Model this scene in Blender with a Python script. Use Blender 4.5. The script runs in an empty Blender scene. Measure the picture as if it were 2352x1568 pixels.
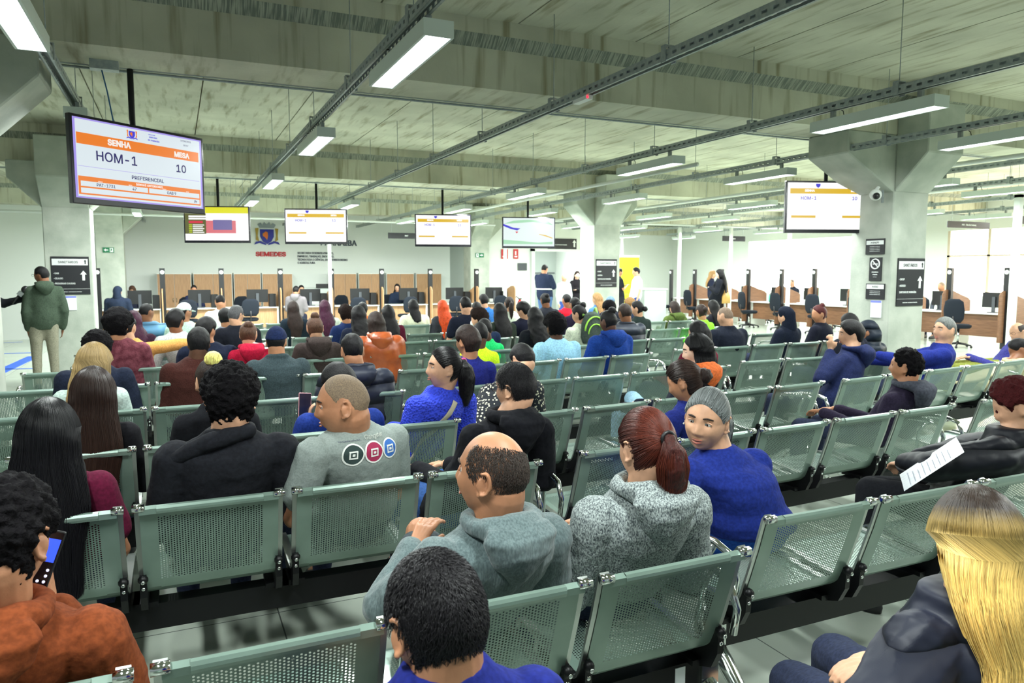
import bpy, bmesh, math, random
import numpy as np
from mathutils import Vector, Matrix
random.seed(7); np.random.seed(7)
S = bpy.context.scene
C = S.collection
# ------------------------------------------------------------------ camera, light, exposure
FPX, CX, CY, CAMH = 1693., 1176., 784., 1.65
PITCH, YAW = math.radians(5.33), math.radians(24.53)
cd = bpy.data.cameras.new('camera'); cam = bpy.data.objects.new('camera', cd); C.objects.link(cam)
cam.location = (0, 0, CAMH); cam.rotation_euler = (math.pi/2-PITCH, 0, -YAW)
cd.sensor_width = 36; cd.lens = 36*FPX/2352; cd.clip_start = .05; cd.clip_end = 200
cd.dof.use_dof = True; cd.dof.focus_distance = 2.7; cd.dof.aperture_fstop = 7.0
S.camera = cam
S.view_settings.view_transform = 'Standard'; S.view_settings.look = 'None'
S.view_settings.gamma = 1; S.view_settings.use_curve_mapping = False
S.view_settings.exposure = 0.08
w = bpy.data.worlds.new('world'); S.world = w; w.use_nodes = True
w.node_tree.nodes['Background'].inputs[0].default_value = (.86, .97, 1.0, 1)
w.node_tree.nodes['Background'].inputs[1].default_value = .40
LAMP_W = 80.
# ------------------------------------------------------------------ projection helpers (metres from the photo's perspective)
_F = np.array([math.sin(YAW), math.cos(YAW), 0]); _R = np.array([math.cos(YAW), -math.sin(YAW), 0]); _Z = np.array([0, 0, 1.])
_f3 = _F*math.cos(PITCH)-_Z*math.sin(PITCH); _u3 = _Z*math.cos(PITCH)+_F*math.sin(PITCH); _C = np.array([0, 0, CAMH])
def ray(u, v): return _f3+_R*(u-CX)/FPX-_u3*(v-CY)/FPX
def PZ(u, v, z): d = ray(u, v); return _C+d*(z-CAMH)/d[2]
def PY(u, v, y): d = ray(u, v); return _C+d*y/d[1]
def PX(u, v, x): d = ray(u, v); return _C+d*x/d[0]
# ------------------------------------------------------------------ materials
def lin(c):
    c = [x/255. for x in c]
    return tuple((x/12.92 if x <= .04045 else ((x+.055)/1.055)**2.4) for x in c)+(1,)
MATS = {}
def mat(name, col, rough=.6, metal=0., col2=None, nscale=20., nstretch=(1, 1, 1), detail=3., bump=0., bscale=None, emit=0., spec=None, lo=.35, hi=.65, coat=0., sheen=0., tex='noise', subs=0., bdist=.01):
    if name in MATS: return MATS[name]
    m = bpy.data.materials.new(name); m.use_nodes = True; nt = m.node_tree; b = nt.nodes['Principled BSDF']
    b.inputs['Base Color'].default_value = lin(col); b.inputs['Roughness'].default_value = rough; b.inputs['Metallic'].default_value = metal
    if spec is not None: b.inputs['Specular IOR Level'].default_value = spec
    if coat: b.inputs['Coat Weight'].default_value = coat; b.inputs['Coat Roughness'].default_value = .12
    if sheen: b.inputs['Sheen Weight'].default_value = sheen; b.inputs['Sheen Roughness'].default_value = .6
    if subs: b.inputs['Subsurface Weight'].default_value = subs; b.inputs['Subsurface Scale'].default_value = .01; b.inputs['Subsurface Radius'].default_value = (1, .35, .2)
    if emit: b.inputs['Emission Color'].default_value = lin(col); b.inputs['Emission Strength'].default_value = emit
    if col2 is not None or bump:
        tc = nt.nodes.new('ShaderNodeTexCoord'); mp = nt.nodes.new('ShaderNodeMapping'); mp.inputs['Scale'].default_value = nstretch
        nt.links.new(tc.outputs['Object'], mp.inputs['Vector'])
        def texn(sc):
            if tex == 'noise':
                n = nt.nodes.new('ShaderNodeTexNoise'); n.inputs['Scale'].default_value = sc; n.inputs['Detail'].default_value = detail; o = n.outputs['Fac']
            elif tex == 'wave':
                n = nt.nodes.new('ShaderNodeTexWave'); n.bands_direction = 'Z'; n.inputs['Scale'].default_value = sc; n.inputs['Distortion'].default_value = .6; n.inputs['Detail'].default_value = 1; n.inputs['Detail Scale'].default_value = 1.; pw = nt.nodes.new('ShaderNodeMath'); pw.operation = 'POWER'; pw.inputs[1].default_value = .3 if bump else 1.; nt.links.new(n.outputs['Fac'], pw.inputs[0]); o = pw.outputs[0]
            else:
                n = nt.nodes.new('ShaderNodeTexVoronoi'); n.inputs['Scale'].default_value = sc; o = n.outputs['Distance']
            nt.links.new(mp.outputs['Vector'], n.inputs['Vector']); return o
        o = texn(nscale)
        if col2 is not None:
            r = nt.nodes.new('ShaderNodeValToRGB'); r.color_ramp.elements[0].position = lo; r.color_ramp.elements[1].position = hi
            r.color_ramp.elements[0].color = lin(col); r.color_ramp.elements[1].color = lin(col2)
            nt.links.new(o, r.inputs['Fac']); nt.links.new(r.outputs['Color'], b.inputs['Base Color'])
            if emit: nt.links.new(r.outputs['Color'], b.inputs['Emission Color'])
        if bump:
            bp = nt.nodes.new('ShaderNodeBump'); bp.inputs['Strength'].default_value = bump; bp.inputs['Distance'].default_value = bdist
            nt.links.new(texn(bscale) if bscale else o, bp.inputs['Height']); nt.links.new(bp.outputs['Normal'], b.inputs['Normal'])
    MATS[name] = m; return m
M = {}
M['steel'] = mat('bench paint', (114, 135, 125), .33, .35, col2=(124, 146, 135), nscale=6, coat=.2)
M['chrome'] = mat('chrome', (205, 210, 208), .12, 1.)
M['satin'] = mat('satin metal', (170, 176, 172), .28, .9)
M['black'] = mat('black metal', (12, 13, 15), .42, spec=.3)
M['blackpl'] = mat('black plastic', (16, 17, 20), .45)
M['white'] = mat('white paint', (226, 231, 226), .6)
M['whitem'] = mat('white metal', (214, 220, 216), .35)
M['lampw'] = mat('lamp housing', (205, 216, 208), .45)
M['emit'] = mat('lamp diffuser', (240, 250, 255), .5, emit=9.)
M['galv'] = mat('galvanised metal', (146, 156, 158), .45, .35, col2=(166, 174, 172), nscale=30)
M['tv'] = mat('tv bezel', (10, 11, 20), .25)
M['oak'] = mat('light oak laminate', (188, 148, 108), .5, col2=(170, 130, 92), nscale=9, nstretch=(6, 6, .5))
M['walnut'] = mat('brown laminate', (128, 90, 64), .5, col2=(108, 74, 52), nscale=9, nstretch=(.5, .5, 6))
M['sign'] = mat('sign black', (24, 26, 31), .5)
M['signw'] = mat('sign white', (225, 230, 228), .5)
M['signg'] = mat('sign grey', (70, 74, 80), .5)
M['chairf'] = mat('office chair fabric', (28, 33, 41), .95, spec=.2)
M['paper'] = mat('paper', (232, 236, 240), .7)
M['red'] = mat('red paint', (190, 30, 35), .4)
M['green'] = mat('exit green', (10, 110, 70), .5)
M['blue'] = mat('blue tape', (40, 92, 200), .5)
M['glass'] = mat('monitor screen', (16, 22, 34), .15)
M['door'] = mat('grey door', (150, 158, 152), .5)
M['yellow'] = mat('banner yellow', (208, 228, 10), .6)
def concrete():
    m = bpy.data.materials.new('concrete'); m.use_nodes = True; nt = m.node_tree; b = nt.nodes['Principled BSDF']; b.inputs['Roughness'].default_value = .8
    tc = nt.nodes.new('ShaderNodeTexCoord'); L = nt.links.new
    def noise(sc, st, det=4):
        mp = nt.nodes.new('ShaderNodeMapping'); mp.inputs['Scale'].default_value = st; L(tc.outputs['Object'], mp.inputs['Vector'])
        n = nt.nodes.new('ShaderNodeTexNoise'); n.inputs['Scale'].default_value = sc; n.inputs['Detail'].default_value = det; L(mp.outputs['Vector'], n.inputs['Vector']); return n.outputs['Fac']
    r = nt.nodes.new('ShaderNodeValToRGB'); r.color_ramp.elements[0].position = .3; r.color_ramp.elements[1].position = .7
    r.color_ramp.elements[0].color = lin((170, 171, 152)); r.color_ramp.elements[1].color = lin((204, 205, 184)); L(noise(1.2, (1, 1, 1)), r.inputs['Fac'])
    r2 = nt.nodes.new('ShaderNodeValToRGB'); r2.color_ramp.elements[0].position = .52; r2.color_ramp.elements[1].position = .72
    r2.color_ramp.elements[0].color = (1, 1, 1, 1); r2.color_ramp.elements[1].color = lin((170, 160, 128)); L(noise(2.2, (5, .6, .35), 5), r2.inputs['Fac'])
    mx = nt.nodes.new('ShaderNodeMix'); mx.data_type = 'RGBA'; mx.blend_type = 'MULTIPLY'; mx.inputs[0].default_value = .75
    L(r.outputs['Color'], mx.inputs[6]); L(r2.outputs['Color'], mx.inputs[7]); L(mx.outputs[2], b.inputs['Base Color'])
    bp = nt.nodes.new('ShaderNodeBump'); bp.inputs['Strength'].default_value = .25; bp.inputs['Distance'].default_value = .01; L(noise(30, (1, 1, 1)), bp.inputs['Height']); L(bp.outputs['Normal'], b.inputs['Normal'])
    return m
M['conc'] = concrete()
M['conc2'] = mat('pillar concrete', (160, 168, 156), .8, col2=(184, 190, 178), nscale=3, detail=5, bump=.15, bscale=40)
M['ribbed'] = mat('ribbed concrete', (108, 116, 106), .85, col2=(160, 164, 148), nscale=3., nstretch=(30, .3, 2.5), detail=4, lo=.42, hi=.6, bump=.5)
def floor_mat():
    m = bpy.data.materials.new('floor tiles'); m.use_nodes = True; nt = m.node_tree; b = nt.nodes['Principled BSDF']; L = nt.links.new
    tc = nt.nodes.new('ShaderNodeTexCoord'); mp = nt.nodes.new('ShaderNodeMapping'); mp.inputs['Location'].default_value = (-.4+9.7, -2.49+11.3, 0); L(tc.outputs['Object'], mp.inputs['Vector'])
    br = nt.nodes.new('ShaderNodeTexBrick'); br.offset = 0; br.inputs['Scale'].default_value = 1; br.inputs['Brick Width'].default_value = .97; br.inputs['Row Height'].default_value = 1.13
    br.inputs['Mortar Size'].default_value = .0035; br.inputs['Mortar Smooth'].default_value = .1
    br.inputs['Color1'].default_value = lin((176, 186, 172)); br.inputs['Color2'].default_value = lin((182, 191, 178)); br.inputs['Mortar'].default_value = lin((92, 100, 94))
    L(mp.outputs['Vector'], br.inputs['Vector']); L(br.outputs['Color'], b.inputs['Base Color']); b.inputs['Roughness'].default_value = .16; b.inputs['Specular IOR Level'].default_value = .6
    return m
M['floor'] = floor_mat()
# ------------------------------------------------------------------ mesh helpers
class MB:
    def __init__(s): s.v = []; s.f = []; s.sm = []
    def add(s, vs, fs, smooth=True):
        n = len(s.v); s.v.extend([tuple(map(float, p)) for p in vs]); s.f.extend([tuple(n+i for i in q) for q in fs]); s.sm.extend([smooth]*len(fs)); return s
    def box(s, a, b, mtx=None):
        x0, y0, z0 = a; x1, y1, z1 = b
        vs = [(x0, y0, z0), (x1, y0, z0), (x1, y1, z0), (x0, y1, z0), (x0, y0, z1), (x1, y0, z1), (x1, y1, z1), (x0, y1, z1)]
        if mtx is not None: vs = [tuple(mtx @ Vector(p)) for p in vs]
        return s.add(vs, [(3, 2, 1, 0), (4, 5, 6, 7), (0, 1, 5, 4), (1, 2, 6, 5), (2, 3, 7, 6), (3, 0, 4, 7)], False)
    def quad(s, *p): return s.add(p, [(0, 1, 2, 3)], False)
    def prism(s, pts, d, smooth=False):   # polygon extruded by vector d
        n = len(pts); a = [Vector(p) for p in pts]; b = [p+Vector(d) for p in a]
        return s.add(a+b, [tuple(range(n))[::-1], tuple(range(n, 2*n))]+[(i, (i+1) % n, n+(i+1) % n, n+i) for i in range(n)], smooth)
    def tube(s, pts, r, n=10, cap=True):
        pts = [Vector(p) for p in pts]; m = len(pts); rs = r if isinstance(r, (list, tuple)) else [r]*m
        vs = []; up = None
        for i, p in enumerate(pts):
            t = (pts[min(i+1, m-1)]-pts[max(i-1, 0)]).normalized()
            if up is None: up = Vector((0, 0, 1)) if abs(t.z) < .9 else Vector((1, 0, 0))
            e = t.cross(up)
            if e.length < 1e-5: e = t.orthogonal()
            e.normalize(); up = e.cross(t).normalized()
            for k in range(n):
                a = 2*math.pi*k/n; vs.append(p+(e*math.cos(a)+up*math.sin(a))*rs[i])
        fs = [(i*n+k, i*n+(k+1) % n, (i+1)*n+(k+1) % n, (i+1)*n+k) for i in range(m-1) for k in range(n)]
        if cap: fs += [tuple(range(n))[::-1], tuple(range((m-1)*n, m*n))]
        return s.add(vs, fs)
    def ball(s, c, r, n=12, rot=None):
        r = (r, r, r) if not isinstance(r, (tuple, list)) else r
        vs = []; c = Vector(c); m = n//2+1
        for i in range(1, m):
            th = math.pi*i/m
            for k in range(n):
                a = 2*math.pi*k/n; p = Vector((math.sin(th)*math.cos(a)*r[0], math.sin(th)*math.sin(a)*r[1], math.cos(th)*r[2]))
                if rot is not None: p = rot @ p
                vs.append(c+p)
        tp = Vector((0, 0, r[2])); 
        if rot is not None: tp = rot @ tp
        vs += [c+tp, c-tp]; T = (m-1)*n
        fs = [(i*n+k, (i+1)*n+k, (i+1)*n+(k+1) % n, i*n+(k+1) % n) for i in range(m-2) for k in range(n)]
        fs += [(T, k, (k+1) % n) for k in range(n)]+[(T+1, (m-2)*n+(k+1) % n, (m-2)*n+k) for k in range(n)]
        return s.add(vs, fs)
    def cap(s, p0, r0, p1, r1, n=12):     # tapered capsule
        p0 = Vector(p0); p1 = Vector(p1); d = p1-p0; L = d.length
        if L < 1e-6: return s.ball(p0, max(r0, r1), n)
        d.normalize(); pts = []; rs = []
        for a in (80, 50, 22): a = math.radians(a); pts.append(p0-d*r0*math.sin(a)); rs.append(r0*math.cos(a))
        pts += [p0, p1]; rs += [r0, r1]
        for a in (22, 50, 80): a = math.radians(a); pts.append(p1+d*r1*math.sin(a)); rs.append(r1*math.cos(a))
        return s.tube(pts, rs, n)
    def loft(s, rings, n=20):             # rings: (centre, rx, ry[, matrix])
        vs = []
        for q in rings:
            c = Vector(q[0]); R = q[3] if len(q) > 3 else None
            for k in range(n):
                a = 2*math.pi*k/n; p = Vector((math.cos(a)*q[1], math.sin(a)*q[2], 0))
                if R is not None: p = R @ p
                vs.append(c+p)
        m = len(rings)
        fs = [(i*n+k, i*n+(k+1) % n, (i+1)*n+(k+1) % n, (i+1)*n+k) for i in range(m-1) for k in range(n)]
        fs += [tuple(range(n))[::-1], tuple(range((m-1)*n, m*n))]
        return s.add(vs, fs)
    def mesh(s, name):
        me = bpy.data.meshes.new(name); me.from_pydata(s.v, [], s.f); me.polygons.foreach_set('use_smooth', s.sm); me.update(); return me
def link(name, me, m=None, parent=None, loc=None, rot=None):
    o = bpy.data.objects.new(name, me); C.objects.link(o)
    if m is not None and me is not None and not me.materials: me.materials.append(m)
    if parent is not None: o.parent = parent
    if loc is not None: o.location = loc
    if rot is not None: o.rotation_euler = rot
    return o
def part(name, mb, m, parent=None, **k): return link(name, mb.mesh(name), m, parent, **k)
def tag(o, label, cat, group=None):
    o['label'] = label; o['category'] = cat
    if group: o['group'] = group
    return o
def thing(name, label, cat, loc=(0, 0, 0), rz=0, group=None):
    o = bpy.data.objects.new(name, None); C.objects.link(o); o.location = loc; o.rotation_euler = (0, 0, rz); o.empty_display_size = .1
    return tag(o, label, cat, group)
def struct(name, mb, m): o = part(name, mb, m); o['kind'] = 'structure'; return o
def copy_tree(o, parent=None):
    c = o.copy(); C.objects.link(c)
    if parent is not None: c.parent = parent
    for ch in list(o.children): copy_tree(ch, c)
    return c
try: FONT = bpy.data.fonts.load(bpy.utils.system_resource('DATAFILES')+'/fonts/Inter.woff2')
except Exception: FONT = None
def text(name, s, size, m, parent, loc, rot=(math.pi/2, 0, 0), align='CENTER', ext=.001, bold=0., sx=1.):
    cu = bpy.data.curves.new(name, 'FONT'); cu.body = s; cu.size = size*.92; cu.font = FONT or cu.font; cu.extrude = ext; cu.align_x = align; cu.align_y = 'CENTER'; cu.bevel_depth = bold*.8; cu.bevel_resolution = 0; cu.resolution_u = 3
    cu.materials.append(m); tmp = bpy.data.objects.new(name, cu); me = bpy.data.meshes.new_from_object(tmp); bpy.data.objects.remove(tmp); bpy.data.curves.remove(cu)
    o = bpy.data.objects.new(name, me); C.objects.link(o); o.parent = parent; o.location = loc; o.rotation_euler = rot; o.scale = (sx, 1, 1); return o
def bevel(o, w_, n=2):
    b = o.modifiers.new('bevel', 'BEVEL'); b.width = w_; b.segments = n; b.limit_method = 'ANGLE'; return o
# ------------------------------------------------------------------ the setting
mb = MB().box((-12, -5, -.1), (24, 29, 0)); struct('floor', mb, M['floor'])
ZC, ZB = 3.87, 3.3
mb = MB()
x = -12.1
while x < 24:
    mb.box((x, -5, ZC), (x+1.235, 29, ZC+.2)); x += 1.25
struct('ceiling', mb, M['conc'])
mb = MB().box((-12, -5, ZC+.03), (24, 29, ZC+.06)); struct('ceiling_joint_fill', mb, mat('joint brown', (96, 84, 60), .9))  # brown sheet closing the gaps between the ceiling panels
bi = 0
for y0 in (-.7, 6.3, 13.3, 21.0, 27.2):
    mb = MB().prism([(-12, y0, ZB), (-12, y0+.6, ZB), (-12, y0+.6, ZC), (-12, y0-.1, ZC), (-12, y0-.1, ZC-.13), (-12, y0, ZC-.22)][::-1], (36, 0, 0))
    o = struct('beam_%d' % bi, mb, M['conc'])
    mb = MB().prism([(-12, y0-.1, ZC-.13), (-12, y0-.102, ZC-.13), (-12, y0-.002, ZC-.22), (-12, y0, ZC-.22)], (36, 0, 0)); struct('beam_rib_%d' % bi, mb, M['ribbed']); bi += 1
    if y0 > 0 and y0 < 20:
        mb = MB().box((-12, y0+.6, ZB-.002), (24, y0+.64, ZB+.03)); struct('beam_edge_trim_%d' % bi, mb, M['galv'])
def pillar(name, x, y, wx=.62, wy=.6, arms='LFRB', al=.42, alL=None):
    mb = MB().box((x, y, 0), (x+wx, y+wy, ZB))
    z0, z1 = 2.62, 3.04
    for a in arms:
        q = alL if (a == 'L' and alL) else al
        if a == 'L': mb.prism([(x, y, z0), (x-q, y, z1), (x-q, y, ZB), (x, y, ZB)], (0, wy, 0))
        if a == 'R': mb.prism([(x+wx, y, z0), (x+wx, y, ZB), (x+wx+q, y, ZB), (x+wx+q, y, z1)], (0, wy, 0))
        if a == 'F': mb.prism([(x, y, z0), (x, y, ZC-.25), (x, y-q, ZC-.25), (x, y-q, z1)], (wx, 0, 0))
        if a == 'B': mb.prism([(x, y+wy, z0), (x, y+wy+q, z1), (x, y+wy+q, ZB), (x, y+wy, ZB)], (wx, 0, 0))
    return bevel(struct(name, mb, M['conc2']), .012, 1)
pillar('pillar_right', 7.95, 6.3, alL=.8)
pillar('pillar_middle', 7.95, 13.3)
pillar('pillar_left', -1.76, 13.0)
pillar('pillar_near_left', -1.85, 6.25)
pillar('pillar_back_left', -1.75, 21.0)
pillar('pillar_back_middle', 8.2, 21.0)
W = M['white']
mb = MB().box((-1.7, 23.4, 0), (8.4, 23.6, ZC)); struct('wall_back', mb, W)
mb = MB().box((-1.9, 21.6, 0), (-1.7, 23.6, ZC)); struct('wall_back_return', mb, W)
# left back wall with a doorway
mb = MB().box((-12, 21.6, 0), (-5.3, 21.75, ZC)).box((-4.15, 21.6, 0), (-1.9, 21.75, ZC)).box((-5.3, 21.6, 2.45), (-4.15, 21.75, ZC)); struct('wall_left_back', mb, W)
mb = MB().box((-5.3, 21.55, 0), (-5.22, 21.8, 2.45)).box((-4.23, 21.55, 0), (-4.15, 21.8, 2.45)).box((-5.3, 21.55, 2.37), (-4.15, 21.8, 2.45)); struct('door_1_frame', mb, M['whitem'])
mb = MB().box((-7, 24.6, 0), (-2, 24.7, ZC)); struct('wall_corridor', mb, M['door'])
# wall with the doorway behind the middle pillar
dl, dr = PY(1218, 600, 21.6)[0], PY(1345, 600, 21.6)[0]
mb = MB().box((8.75, 21.6, 0), (dl, 21.8, ZC)).box((dr, 21.6, 0), (13.3, 21.8, ZC)).box((dl, 21.6, 2.42), (dr, 21.8, ZC)); struct('wall_doorway', mb, W)
mb = MB().box((dl, 21.5, 0), (dl+.12, 21.82, 2.42)).box((dl, 21.5, 2.34), (dr, 21.82, 2.42)).box((dr-.12, 21.5, 0), (dr, 21.82, 2.42)); struct('door_2_frame', mb, M['whitem'])
mb = MB().box((8.4, 24.8, 0), (16, 25, ZC)); struct('wall_hall', mb, M['door'])
mb = MB().box((dl, 24.76, 1.62), (dr+.5, 24.8, 1.66)); struct('trim_1', mb, M['signg'])
mb = MB().box((16., 24.8, 0), (16.15, 27.5, ZC)).box((13.15, 21.8, 0), (13.3, 24.8, ZC)); struct('wall_middle_return', mb, W)
mb = MB().box((12., 27.5, 0), (20.7, 27.7, ZC)); struct('wall_far', mb, W)
# right wall with its window band and an added glowing panel
mb = MB().box((20.5, -5, 0), (20.7, 27.7, 1.0)).box((20.5, -5, 2.85), (20.7, 27.7, ZC)).box((20.5, 14.4, 1.0), (20.7, 17.6, 2.85)).box((20.5, 22.6, 1.0), (20.7, 27.7, 2.85)).box((20.5, -5, 1.0), (20.7, 5, 2.85)); struct('wall_right', mb, W)
warm = mat('daylit window', (255, 244, 226), .6, emit=9.)
mb = MB().box((20.58, 5, 1.0), (20.62, 14.4, 2.85)); o = struct('window_1', mb, warm)
mb = MB().box((20.58, 17.6, 1.0), (20.62, 22.6, 2.85)); o = struct('added_glow_panel', mb, mat('added panel glow', (250, 252, 250), .6, emit=9.))  # added glowing panel, stands in for the light-washed stretch of white wall
mb = MB()
for y in np.arange(5, 14.5, 1.17): mb.box((20.5, y-.04, 1.0), (20.58, y+.04, 2.85))
mb.box((20.5, 5, 2.1), (20.57, 14.4, 2.15)); struct('window_1_frame', mb, mat('window frame', (205, 190, 168), .5))
# floor guidance tape
def strip(a, b, wd, label):
    a = PZ(*a, 0); b = PZ(*b, 0); d = (b-a)/np.linalg.norm(b-a); n = np.array([-d[1], d[0], 0])*wd/2
    tag(part('floor_tape', MB().prism([a-n, b-n, b+n, a+n], (0, 0, .003)), M['blue']), label, 'tape')
strip((0, 812), (75, 810), .10, 'thin blue floor tape running level behind the feet of the standing man'); strip((0, 848), (80, 846), .09, 'blue floor tape running level nearest the shoes of the standing man')
strip((-30, 868), (78, 818), .22, 'wide blue floor tape running diagonally past the standing man'); strip((0, 787), (52, 785), .04, 'narrowest and farthest blue floor tape at the left edge')
# ------------------------------------------------------------------ waiting benches
def seat_profile():
    pts = [(-.012, .772), (-.018, .786), (-.012, .799), (0, .803), (.010, .797)]           # rolled top edge, then down the back (y forward)
    back = [(.012, .785), (.045, .67), (.085, .55), (.112, .475)]
    bend = [(.130, .438), (.158, .415), (.192, .409)]
    pan = [(.21, .410), (.33, .418), (.45, .430), (.53, .434)]
    lip = [(.552, .430), (.562, .415), (.560, .398)]
    return pts+back+bend+pan+lip
PROF = [Vector((0, a, b)) for a, b in seat_profile()]
SL = [0]
for i in range(1, len(PROF)): SL.append(SL[-1]+(PROF[i]-PROF[i-1]).length)
def prof(s):
    s = max(0, min(SL[-1], s))
    for i in range(1, len(SL)):
        if s <= SL[i] or i == len(SL)-1:
            return PROF[i-1].lerp(PROF[i], (s-SL[i-1])/(SL[i]-SL[i-1]))
def seat_mesh():
    mb = MB(); hw = .245; px = .187; c = .0098; ch = .0096; r = .0030
    s0, s1 = SL[5]+.035, SL[8]-.002      # perforated zone of the back
    t0, t1 = SL[12]+.0, SL[15]-.035      # perforated zone of the pan
    def P(x, s): p = prof(s); return (x, p.y, p.z)
    def solid(x0, x1, sa, sb, n):
        for i in range(n):
            a = sa+(sb-sa)*i/n; b = sa+(sb-sa)*(i+1)/n; mb.add([P(x0, a), P(x1, a), P(x1, b), P(x0, b)], [(0, 1, 2, 3)])
    def perf(sa, sb):
        nx = int(2*px/c); dx = 2*px/nx; ns = int((sb-sa)/ch); ds = (sb-sa)/ns
        for i in range(nx):
            xc = -px+dx*(i+.5); off = (i % 2)*ds/2
            for j in range(ns-(i % 2)):
                sc = sa+ds*(j+.5)+off; o = [(-1, -1), (0, -1), (1, -1), (1, 0), (1, 1), (0, 1), (-1, 1), (-1, 0)]
                vs = [P(xc+a*dx/2, sc+b*ds/2) for a, b in o]+[P(xc+(a/math.hypot(a, b))*r, sc+(b/math.hypot(a, b))*r) for a, b in o]
                mb.add(vs, [(k, (k+1) % 8, 8+(k+1) % 8, 8+k) for k in range(8)])
            if i % 2:
                for q in (sa, sb-ds/2): solid(xc-dx/2, xc+dx/2, q, q+ds/2, 1)
    Sm = SL[-1]
    for x0, x1 in ((-hw, -px), (px, hw)): solid(x0, x1, 0, Sm, 40)
    solid(-px, px, 0, s0, 10); solid(-px, px, s1, t0, 12); solid(-px, px, t1, Sm, 10)
    perf(s0, s1); perf(t0, t1)
    return mb.mesh('seat')
SEAT = seat_mesh(); SEAT.materials.append(M['steel'])
def ribbon(mb, pts, x0, x1, th):         # flat bar following the profile, on its rear side
    n = len(pts); out = []
    for i, p in enumerate(pts):
        t = (pts[min(i+1, n-1)]-pts[max(0, i-1)]).normalized(); nn = Vector((0, t.z, -t.y)); out.append(p+nn*th)
    vs = []
    pts = [p+(q-p)*.2 for p, q in zip(pts, out)]
    for p, q in zip(pts, out): vs += [(x0, p.y, p.z), (x1, p.y, p.z), (x1, q.y, q.z), (x0, q.y, q.z)]
    fs = [(4*i+k, 4*i+(k+1) % 4, 4*i+4+(k+1) % 4, 4*i+4+k) for i in range(n-1) for k in range(4)]+[(0, 3, 2, 1), (4*n-4, 4*n-3, 4*n-2, 4*n-1)]
    mb.add(vs, fs, False)
rp = [prof(s) for s in np.linspace(SL[3], SL[-1], 40)]
FRAME = MB(); ribbon(FRAME, rp, -.015, .015, -.012); FRAME = FRAME.mesh('side_frame'); FRAME.materials.append(M['satin'])
CAPS = MB().tube([(-.02, -.006, .796), (.02, -.006, .796)], .0145, 10).mesh('corner_cap'); CAPS.materials.append(M['chrome'])
bk = MB(); x = 0
bk.prism([(x-.012, .085, .50), (x-.012, .110, .51), (x-.012, .150, .425), (x-.012, .40, .415), (x-.012, .40, .385), (x-.012, .30, .35), (x-.012, .20, .33), (x-.012, .12, .36), (x-.012, .09, .42)][::-1], (.024, 0, 0))
bk.ball((x, .088, .492), (.019, .019, .019), 8); bk.box((x-.045, .17, .345), (x+.045, .31, .365)); nb = len(bk.f)
bk.ball((x, .070, .487), (.008, .006, .008), 8); bk.ball((x, .088, .455), (.008, .006, .008), 8)
BRACK = bk.mesh('bracket'); BRACK.materials.append(M['black']); BRACK.materials.append(M['chrome'])
for i, p_ in enumerate(BRACK.polygons): p_.material_index = 1 if i >= nb else 0
ARM = MB().tube([(0, .10, .47), (0, .085, .56), (0, .12, .635), (0, .20, .655), (0, .32, .65), (0, .41, .635), (0, .45, .615)], [.013, .013, .014, .015, .015, .014, .013], 10).ball((0, .455, .61), .026, 14).tube([(0, .20, .655), (0, .26, .56), (0, .27, .44), (0, .25, .37)], .012, 10).mesh('armrest')
ARM.materials.append(M['chrome'])
lg = MB().box((-.035, .19, .24), (.035, .29, .36)).tube([(0, .24, .33), (0, .24, .20)], .030, 12)
for sy in (-1, 1):
    lg.tube([(0, .24, .27), (0, .24+sy*.09, .21), (0, .24+sy*.20, .12), (0, .24+sy*.29, .035)], [.036, .032, .026, .020], 10)
    lg.tube([(0, .24+sy*.29, .045), (0, .24+sy*.29, .0)], [.014, .024], 12)
LEG = lg.mesh('leg'); LEG.materials.append(M['chrome'])
ORD = ['first', 'second', 'third', 'fourth', 'fifth', 'sixth', 'seventh', 'eighth', 'ninth', 'tenth', 'eleventh']
def bench(x, y, ang, label, n=5, pitch=.572):
    t = thing('waiting_bench', label, 'bench', (x, y, 0), math.radians(ang), 'perforated steel waiting benches'); tot = n*pitch
    for i in range(n):
        cx = pitch*(i+.5)-.036
        s = link('seat', SEAT, None, t, (cx, 0, 0)); 
        for sx in (-.247, .247): link('side_frame', FRAME, None, s, (sx, 0, 0)); link('corner_cap', CAPS, None, s, (sx, 0, 0)); link('bracket', BRACK, None, t, (cx+sx, 0, 0))
    part('beam', MB().box((-.03, .20, .240), (tot-.04, .28, .345)), M['black'], t)
    for i, xx in enumerate((-.06, tot-.01)): link('armrest', ARM, None, t, (xx, 0, 0))
    for xx in (-.045, tot-.025): link('leg', LEG, None, t, (xx, 0, 0))
    return t
BLK = {'A': 'left', 'B': 'middle', 'C': 'right'}
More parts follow.
